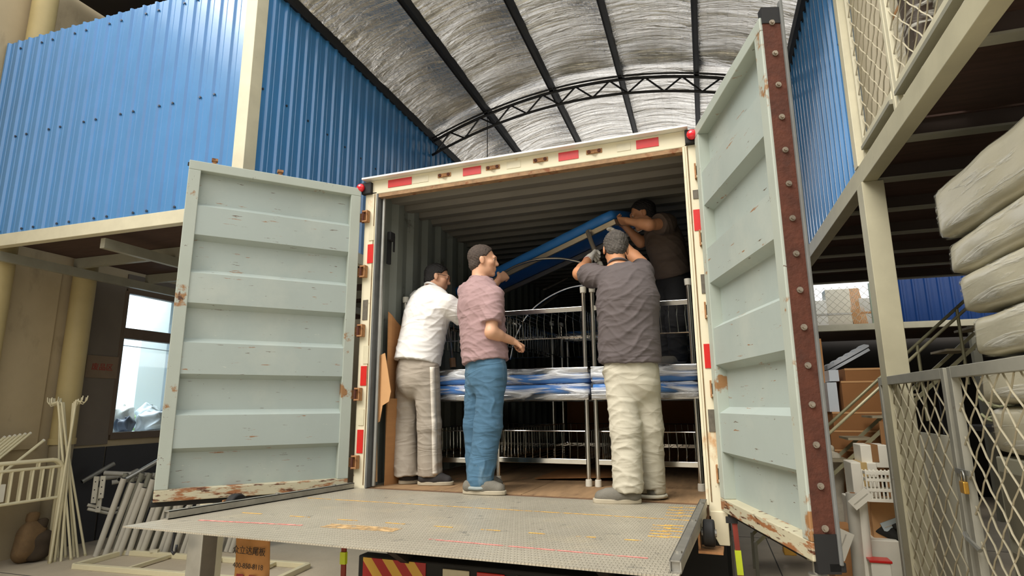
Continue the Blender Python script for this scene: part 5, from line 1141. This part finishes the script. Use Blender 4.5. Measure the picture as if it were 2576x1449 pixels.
def person(name, label, org): return thing(name, label, 'person', org)
def fabric(name, col, bump=.25, bs=16, st=(1, 1, 1), var=.10, vs=7, spots=None):
    m = mat(name, col, .88, 0, var, vs, 0, bs, st, spots=spots); nt = m.node_tree; N = nt.nodes; L = nt.links
    if 'wr' in [n.name for n in N]: return m
    tc = N.new('ShaderNodeTexCoord'); hs = []
    for rot, sc, dist, w in (((.5, .5, .2), (3, 3, 9), .8, 1.0), ((-.6, -.4, .9), (3.4, 3.4, 11), 1.0, .7), ((0, 0, 0), (70, 70, 70), 0, .04)):
        mp = N.new('ShaderNodeMapping'); mp.inputs['Rotation'].default_value = rot; mp.inputs['Scale'].default_value = sc; L.new(tc.outputs['Object'], mp.inputs[0])
        t = N.new('ShaderNodeTexNoise'); t.inputs['Scale'].default_value = 1; t.inputs['Detail'].default_value = 1.2; t.inputs['Distortion'].default_value = dist; L.new(mp.outputs[0], t.inputs[0])
        s1 = N.new('ShaderNodeMath'); s1.operation = 'SUBTRACT'; s1.inputs[1].default_value = .5; L.new(t.outputs[0], s1.inputs[0]); s2 = N.new('ShaderNodeMath'); s2.operation = 'ABSOLUTE'; L.new(s1.outputs[0], s2.inputs[0])
        s3 = N.new('ShaderNodeMath'); s3.operation = 'MULTIPLY'; s3.inputs[1].default_value = -w; L.new(s2.outputs[0], s3.inputs[0]); hs.append(s3.outputs[0])
    a1 = N.new('ShaderNodeMath'); L.new(hs[0], a1.inputs[0]); L.new(hs[1], a1.inputs[1]); a2 = N.new('ShaderNodeMath'); L.new(a1.outputs[0], a2.inputs[0]); L.new(hs[2], a2.inputs[1])
    bp = N.new('ShaderNodeBump'); bp.name = 'wr'; bp.inputs['Strength'].default_value = .55; bp.inputs['Distance'].default_value = .045; L.new(a2.outputs[0], bp.inputs['Height']); L.new(bp.outputs[0], N['Principled BSDF'].inputs['Normal']); return m
SKIN = mat('skin_light', (214, 164, 132), .5, 0, .07, 14, .04, 120, spots=[((200, 130, 106), 9, .55, .3, (1, 1, 1))]); SKINT = mat('skin_tan', (208, 148, 108), .5, 0, .07, 14, .04, 120)
HAIRB = mat('short_dark_hair', (74, 62, 54), .7, 0, .35, 60, .5, 160); HAIRK = mat('black_hair', (24, 21, 20), .55, 0, .35, 60, .5, 160); HAIRG = mat('greying_hair', (84, 78, 72), .65, 0, .5, 45, .6, 140)
SHOEG = mat('grey_canvas_shoe', (112, 108, 98), .8, 0, .12, 12, .2, 60); SHOEB = mat('black_cloth_shoe', (50, 47, 46), .8, 0, .12, 12); SOLE = mat('pale_shoe_sole', (178, 168, 146), .7, 0, .1, 12); SOLED = mat('grey_tread_sole', (120, 112, 102), .8, 0, .15, 20)

def dress(root, org, J, cl, skin):
    """J: joints; cl: clothing sizes and materials"""
    g = J; side = (g['shR'] - g['shL']).normalized(); ax = (g['neck'] - g['pel']).normalized(); fw = side.cross(ax) * -1
    if fw.dot(g['face']) < 0: fw = -fw
    side2 = fw.cross(ax).normalized(); W2 = cl.get('w', .19); q = cl.get('q', 1.45)
    # body: one surface from head to ankles
    b = Flesh(.03); head(b, g['head'], g['hf'], g['hu'], cl.get('hs', 1.0)); fh, uh, rh = head_frame(g['hf'], g['hu'])
    b.cone(g['neck'] - ax * .03, g['head'] - uh * .05 - fh * .02, .058, .053); b.flat(g['neck'] - ax * .09, g['chest'], .13, .135, side2, fw, 1.5); b.flat(g['chest'], g['pel'], .135, .13, side2, fw, 1.5)
    for s in 'LR':
        b.chain([g['neck'] - ax * .05, g['sh' + s]], [.05, .05]); b.chain([g['sh' + s], g['el' + s], g['wr' + s]], [.05, .040 * cl.get('arm', 1), .027 * cl.get('arm', 1)], .02); mid = g['el' + s].lerp(g['wr' + s], .3); b.cone(g['el' + s], mid, .040 * cl.get('arm', 1), .041 * cl.get('arm', 1), .02)
        b.chain([g['pel'].lerp(g['hip' + s], .7), g['kn' + s], g['an' + s]], [.085, .052, .036], .03)
        if ('hand' + s) in g: d_, n_, th, cu = g['hand' + s]; hand(b, g['wr' + s], d_, n_, th, cu)
    body = skin_obj('body', b, cl.get('h', .0065), skin, root, org, None, 1); eyes(root, org, g['head'], g['hf'], g['hu'], cl.get('hs', 1.0))
    # shirt
    s_ = Flesh(.05); hem = g['hem']; ha = (g['chest'] - hem).normalized()
    s_.flat(g['chest'] + ax * .07, g['chest'], W2 * .93, W2, side2, fw, q); s_.flat(g['chest'], hem - ha * .06, W2, cl.get('wh', W2), side2, fw, cl.get('qh', q)); 
    for s in 'LR':
        s_.cone(g['neck'] - ax * .045, g['sh' + s], .062, .066, .05)
        lm = Flesh(.03); e = g['sh' + s].lerp(g['el' + s], cl['sleeve'] + .25); e0 = g['sh' + s].lerp(g['el' + s], cl['sleeve'] * .5); bl = cl.get('bell', .075)
        lm.cone(g['sh' + s], e0, .072, .5 * (bl + .072)); lm.cone(e0, e, .5 * (bl + .072), bl)
        d_ = (g['el' + s] - g['sh' + s]).normalized(); lm.cut(g['sh' + s].lerp(g['el' + s], cl['sleeve']), d_); s_.limbs.append(lm)
    if 'belly' in g: s_.ell(g['belly'][0], g['belly'][1], side2, fw, ax, .06)
    s_.cut(hem, g.get('hemn', -ha)); s_.sub(g['neck'] + ax * .0 + fw * .01, g['neck'] + ax * .2 + fw * .04, .064)
    sh = skin_obj('shirt', s_, .0075, cl['shirt'], root, org, folds(cl['seed'], cl.get('famp', .006), cl['sf']), 3)
    # collar band
    nc = g['neck'] + ax * .018 + fw * .006; ring = [nc + (side2 * math.cos(t) * .066 + fw * math.sin(t) * .069 - ax * .024 * math.sin(t)) - Vector(org) for t in np.linspace(0, 2 * PI, 25)]
    MB().tube(ring, .0085, 6, False).build('collar', cl['shirt'], sh, smooth=True)
    # trousers
    t_ = Flesh(.045); tr = cl['tr']; t_.flat(hem + ax * .05, g['pel'] - ax * .10, cl.get('wp', .165), cl.get('wp', .165), side2, fw, 1.25)
    for s in 'LR': t_.chain([g['pel'].lerp(g['hip' + s], .85), g['kn' + s], g['an' + s] - Vector((0, 0, .02))], [tr[0], tr[1], tr[2]], .03); t_.cut(g['an' + s] + Vector((0, 0, cl.get('cuff', -.02))), (0, 0, -1), .2)
    t_.cut(hem + ax * .06, ax)
    trs = skin_obj('trousers', t_, .0075, cl['trouser'], root, org, folds(cl['seed'] + 5, cl.get('tamp', .006), cl['tf']), 3)
    return body, sh, trs, side2, fw, ax

# --- man in the mauve shirt, standing, looking to the bed
org = Vector((.90, .02, FL))
p2 = person('person', 'man in mauve t-shirt and blue jeans standing on the platform edge', org)
J = dict(pel=at(1222, 915, .09), chest=at(1209, 775, .10), neck=at(1204, 712, .10), head=at(1214, 657, .12), hf=Vector((.90, .42, -.04)), hu=Vector((0, 0, 1)), face=Vector((.7, .7, 0)),
         shR=at(1241, 748, .0), shL=at(1176, 735, .21), elR=at(1236, 836, -.06), wrR=at(1289, 858, .10), elL=at(1222, 742, .50), wrL=at(1256, 703, .68),
         hipR=at(1240, 930, .03), hipL=at(1203, 930, .15), knR=at(1228, 1070, .02), knL=at(1200, 1070, .17), anR=at(1207, 1205, -.02), anL=at(1205, 1198, .18), hem=at(1221, 912, .09))
J['handR'] = (at(1306, 866, .16) - at(1289, 858, .10), Vector((-.2, .3, -.9)), -1, (.95, 1.2, .9)); J['handL'] = (at(1278, 688, .76) - at(1256, 703, .68), Vector((.1, .9, .35)), 1, (.9, 1.0, .7))
MAUVE = fabric('mauve_cotton', (160, 132, 132), .3, 9, (1, 1, .6)); JEAN = fabric('washed_denim', (72, 108, 134), .3, 12, (1, 1, .4), .16, 5, [((128, 152, 166), 5, .56, .2, (1, 1, .5)), ((206, 210, 206), 22, .70, .04, (1, 1, 1))])
dress(p2, org, J, dict(w=.185, wh=.186, q=1.35, qh=1.2, sleeve=.74, sr=.075, bell=.073, shirt=MAUVE, trouser=JEAN, seed=3, famp=.007, tamp=.007, sf=[((.5, .3, 1), 62, .7), ((-.6, .2, 1), 48, .6), ((.9, 0, .5), 40, .4)], tf=[((.3, .2, 1), 42, .5), ((1, .4, .25), 38, .6)], tr=(.100, .094, .086), wp=.158, cuff=-.045, h=.0055), SKIN)
hair(p2, org, J['head'], J['hf'], J['hu'], HAIRB, low=-.078, brow=.062, fold_amp=.0012)
shoe(p2, org, at(1166, 1240, -.055)[:2], at(1272, 1240, -.02)[:2], FL, SHOEG, SOLE, w=.05); shoe(p2, org, at(1196, 1226, .19)[:2], at(1268, 1220, .26)[:2], FL, SHOEG, SOLE)
cf = at(1206, 1220, -.02) - org; MB().tube([cf + Vector((.083 * math.cos(t), .078 * math.sin(t), -.012)) for t in np.linspace(0, 2 * PI, 20)], .013, 7, False).build('rolled_cuff', fabric('faded_cuff', (150, 158, 156)), p2, smooth=True)

# --- man in the white shirt, bending towards the beds
org = Vector((.32, .26, FL))
p1 = person('person', 'man in white shirt, glasses and grey striped track trousers leaning forward', org)
J = dict(pel=at(1051, 918, .27), chest=at(1074, 795, .33), neck=at(1086, 730, .40), head=at(1099, 700, .46), hf=Vector((.86, .45, -.22)), hu=Vector((.15, .2, 1)), face=Vector((.7, .7, 0)),
         shR=at(1126, 764, .26), shL=at(1052, 752, .50), elR=at(1176, 806, .38), wrR=at(1222, 790, .58), elL=at(1110, 790, .78), wrL=at(1165, 770, .95),
         hipR=at(1076, 935, .22), hipL=at(1026, 935, .32), knR=at(1080, 1070, .24), knL=at(1021, 1070, .30), anR=at(1082, 1196, .27), anL=at(1022, 1196, .26), hem=at(1049, 913, .27), belly=None)
del J['belly']
J['handR'] = (J['wrR'] - J['elR'], Vector((0, .2, -1)), -1, (.4, .5, .4)); J['handL'] = (J['wrL'] - J['elL'], Vector((0, .2, -1)), 1, (.4, .5, .4))
WHITES = fabric('white_cotton', (236, 234, 230), .3, 9, (1, 1, .6), .04); TRACK = fabric('grey_track_cloth', (164, 154, 140), .3, 11, (1, 1, .4), .08)
b_, s_, t_, sd2, fw2, ax2 = dress(p1, org, J, dict(w=.20, wh=.205, q=1.3, qh=1.2, sleeve=.84, sr=.085, bell=.086, shirt=WHITES, trouser=TRACK, seed=8, famp=.006, tamp=.006, sf=[((.6, .2, 1), 50, .6), ((-.5, .3, 1), 38, .6), ((1, 0, .3), 34, .4)], tf=[((.3, .2, 1), 38, .4), ((1, .4, .25), 34, .5)], tr=(.102, .088, .092), wp=.166, cuff=-.005), SKIN)
hair(p1, org, J['head'], J['hf'], J['hu'], HAIRK, low=-.06, brow=.06, fold_amp=.0014)
f, u, r = head_frame(J['hf'], J['hu']); gl = MB(); hc = J['head'] - org
for s in (-1, 1):
    gl.tube([hc + r * s * .079 + f * -.01 + u * .012, hc + r * s * .076 + f * .095 + u * .014], .0022, 5); gl.tube([hc + r * (s * .034 + .027 * math.cos(t)) + f * .108 + u * (.006 + .018 * math.sin(t)) for t in np.linspace(0, 2 * PI, 14)], .002, 5, False)
gl.tube([hc + r * -.008 + f * .112 + u * .01, hc + r * .008 + f * .112 + u * .01], .002, 5); gl.build('glasses', mat('dark_glasses_frame', (48, 30, 28), .3, 0, 0), p1)
# pale stripe down the trouser side
STR = fabric('pale_stripe', (222, 214, 200), .2, 12)
sv = (J['hipR'] - J['hipL']).normalized()
view = (CAM - J['knR']).normalized()
from mathutils.bvhtree import BVHTree
bv = BVHTree.FromPolygons([v.co for v in t_.data.vertices], [tuple(p.vertices) for p in t_.data.polygons])
dirv = (sv * .55 + view * .8); dirv.z = 0; dirv.normalize(); tng = Vector((-dirv.y, dirv.x, 0)); rows = []
for i in range(41):
    s = i / 40; A_, K_, B_ = J['hipR'] + Vector((0, 0, .03)), J['knR'], J['anR'] + Vector((0, 0, .012)); c_ = A_.lerp(K_, s * 2) if s < .5 else K_.lerp(B_, s * 2 - 1); row = []
    for w in (-.020, 0, .020):
        o_ = c_ - org + dirv * .4 + tng * (w + .012); hit = bv.ray_cast(o_, -dirv)
        row.append((hit[0] if hit[0] is not None else o_ - dirv * .3) + dirv * .003)
    rows.append(row)
b = MB(); b.add([v for r_ in rows for v in r_], [f_ for i in range(40) for f_ in ((3 * i, 3 * i + 1, 3 * i + 4, 3 * i + 3), (3 * i + 1, 3 * i + 2, 3 * i + 5, 3 * i + 4))]); b.build('side_stripe', STR, t_, smooth=True, solid=.003)
shoe(p1, org, at(1005, 1216, .22)[:2], at(1060, 1212, .36)[:2], FL, SHOEB, SOLE); shoe(p1, org, at(1052, 1212, .22)[:2], at(1140, 1216, .30)[:2], FL, SHOEB, SOLE)

# --- man in the dark grey shirt, seen from behind, arms raised
org = Vector((1.86, .0, FL))
p3 = person('person', 'man in dark grey t-shirt and pale grey trousers seen from behind, arms raised', org)
J = dict(pel=at(1587, 920, .05), chest=at(1578, 755, .03), neck=at(1557, 672, .06), head=at(1549, 628, .10), hf=Vector((-.22, .90, -.36)), hu=Vector((0, .3, 1)), face=Vector((-.1, 1, 0)),
         shR=at(1614, 700, .06), shL=at(1506, 696, .08), elL=at(1458, 688, .30), wrL=at(1481, 652, .53), elR=at(1612, 664, .34), wrR=at(1556, 602, .50),
         hipR=at(1622, 935, .09), hipL=at(1553, 935, .03), knR=at(1630, 1075, .10), knL=at(1574, 1080, -.04), anR=at(1637, 1222, .12), anL=at(1580, 1218, -.10), hem=at(1584, 914, .05))
DKG = fabric('charcoal_cotton', (92, 84, 84), .3, 9, (1, 1, .6), .12, 5); PALEG = fabric('pale_grey_twill', (186, 180, 162), .35, 10, (1, 1, .5), .08)
dress(p3, org, J, dict(w=.192, wh=.203, q=1.5, qh=1.3, sleeve=.60, sr=.082, bell=.084, shirt=DKG, trouser=PALEG, seed=13, famp=.007, tamp=.0055, sf=[((-.7, .2, 1), 46, .8), ((.5, .2, 1), 40, .5), ((1, 0, .4), 36, .4)], tf=[((-.5, .2, 1), 44, .8), ((.6, .4, .9), 36, .7), ((1, .2, .1), 30, .4)], tr=(.100, .092, .090), wp=.162, cuff=-.045, arm=1.12), SKINT)
hair(p3, org, J['head'], J['hf'], J['hu'], HAIRG, low=-.07, fold_amp=.0025, brow=.06, hair_r=.011)
GLOVE = fabric('white_knit_glove', (232, 228, 218), .4, 60, (1, 1, 1), .05)
for s, w_, d_, n_, th, cu in (('L', J['wrL'], at(1494, 634, .64) - J['wrL'], Vector((.6, .5, -.3)), 1, (.6, 1.0, .7)), ('R', J['wrR'], at(1543, 566, .60) - J['wrR'], Vector((-.7, .5, .1)), -1, (.3, .4, .3))):
    gf = Flesh(.02); d_ = d_.normalized(); gf.cone(w_ - d_ * .035, w_ + d_ * .03, .036, .03, .02); hand(gf, w_ + d_ * .005, d_, n_, th, cu, 1.12, .0105); gf.cut(w_ - d_ * .04, -d_); g_ = skin_obj('glove', gf, .0045, GLOVE, p3, org, None, 1)
    ring = [w_ - d_ * .036 + (RI * math.cos(t) + FW.cross(d_).normalized() * 0 + d_.cross(RI).normalized() * math.sin(t)) * .033 - org for t in np.linspace(0, 2 * PI, 14)]; MB().tube(ring, .005, 5, False).build('glove_cuff', mat('red_cuff_thread', (176, 90, 80), .8, 0, 0), g_, smooth=True)
shoe(p3, org, at(1612, 1262, -.09)[:2], at(1494, 1262, -.15)[:2], FL, SHOEG, SOLE, w=.05); shoe(p3, org, at(1655, 1252, .06)[:2], at(1606, 1236, .30)[:2], FL, SHOEG, SOLED)
cf = J['anR'] - Vector((0, 0, .055)) - org; MB().tube([cf + Vector((.09 * math.cos(t), .085 * math.sin(t), .0)) for t in np.linspace(0, 2 * PI, 20)], .012, 7, False).build('rolled_cuff', PALEG, p3, smooth=True)

# --- man bending on top of the stack
ZS = FL + 1.4345 - .60
org = Vector((2.06, .85, ZS))
p4 = person('person', 'man in brown t-shirt and black trousers bending on top of the stacked beds', org)
J = dict(pel=at(1692, 700, 1.06), chest=at(1672, 612, .98), neck=at(1650, 560, .92), head=at(1618, 540, .86), hf=Vector((-.92, -.12, -.30)), hu=Vector((-.25, -.05, 1)), face=Vector((-1, 0, -.3)),
         shR=at(1662, 585, 1.10), shL=at(1678, 562, .76), elL=at(1632, 566, .58), wrL=at(1580, 556, .62), elR=at(1612, 610, 1.05), wrR=at(1573, 570, 1.0),
         hipR=at(1680, 715, 1.14), hipL=at(1704, 715, .98), knR=at(1662, 800, .98), knL=at(1700, 810, .84), anR=at(1676, 880, 1.02), anL=at(1706, 885, .92), hem=at(1694, 692, 1.06))
J['anR'].z = J['anL'].z = ZS + .075
J['handL'] = (at(1562, 556, .66) - J['wrL'], Vector((0, .5, .6)), 1, (.5, .8, .6)); J['handR'] = (at(1558, 560, 1.0) - J['wrR'], Vector((0, .2, .8)), -1, (.5, .8, .6))
dress(p4, org, J, dict(w=.19, wh=.185, q=1.4, qh=1.3, sleeve=.5, sr=.078, bell=.08, shirt=fabric('brown_cotton', (96, 82, 72), .3, 9), trouser=fabric('black_cotton', (30, 30, 32), .3, 9), seed=21, famp=.006, tamp=.006, sf=[((.5, .3, 1), 50, .6), ((-.6, .2, 1), 40, .5)], tf=[((.3, .2, 1), 40, .6)], tr=(.092, .075, .068), cuff=-.03), SKINT)
hair(p4, org, J['head'], J['hf'], J['hu'], HAIRK, low=-.05, brow=.06, fold_amp=.0015)
shoe(p4, org, (J['anL'].x + .05, J['anL'].y + .02), (J['anL'].x - .17, J['anL'].y - .12), ZS + .001, SHOEG, SOLED)

so_ = shoe(p4, org, (J['anR'].x + .05, J['anR'].y + .05), (J['anR'].x - .15, J['anR'].y - .10), ZS + .001, SHOEG, SOLED)
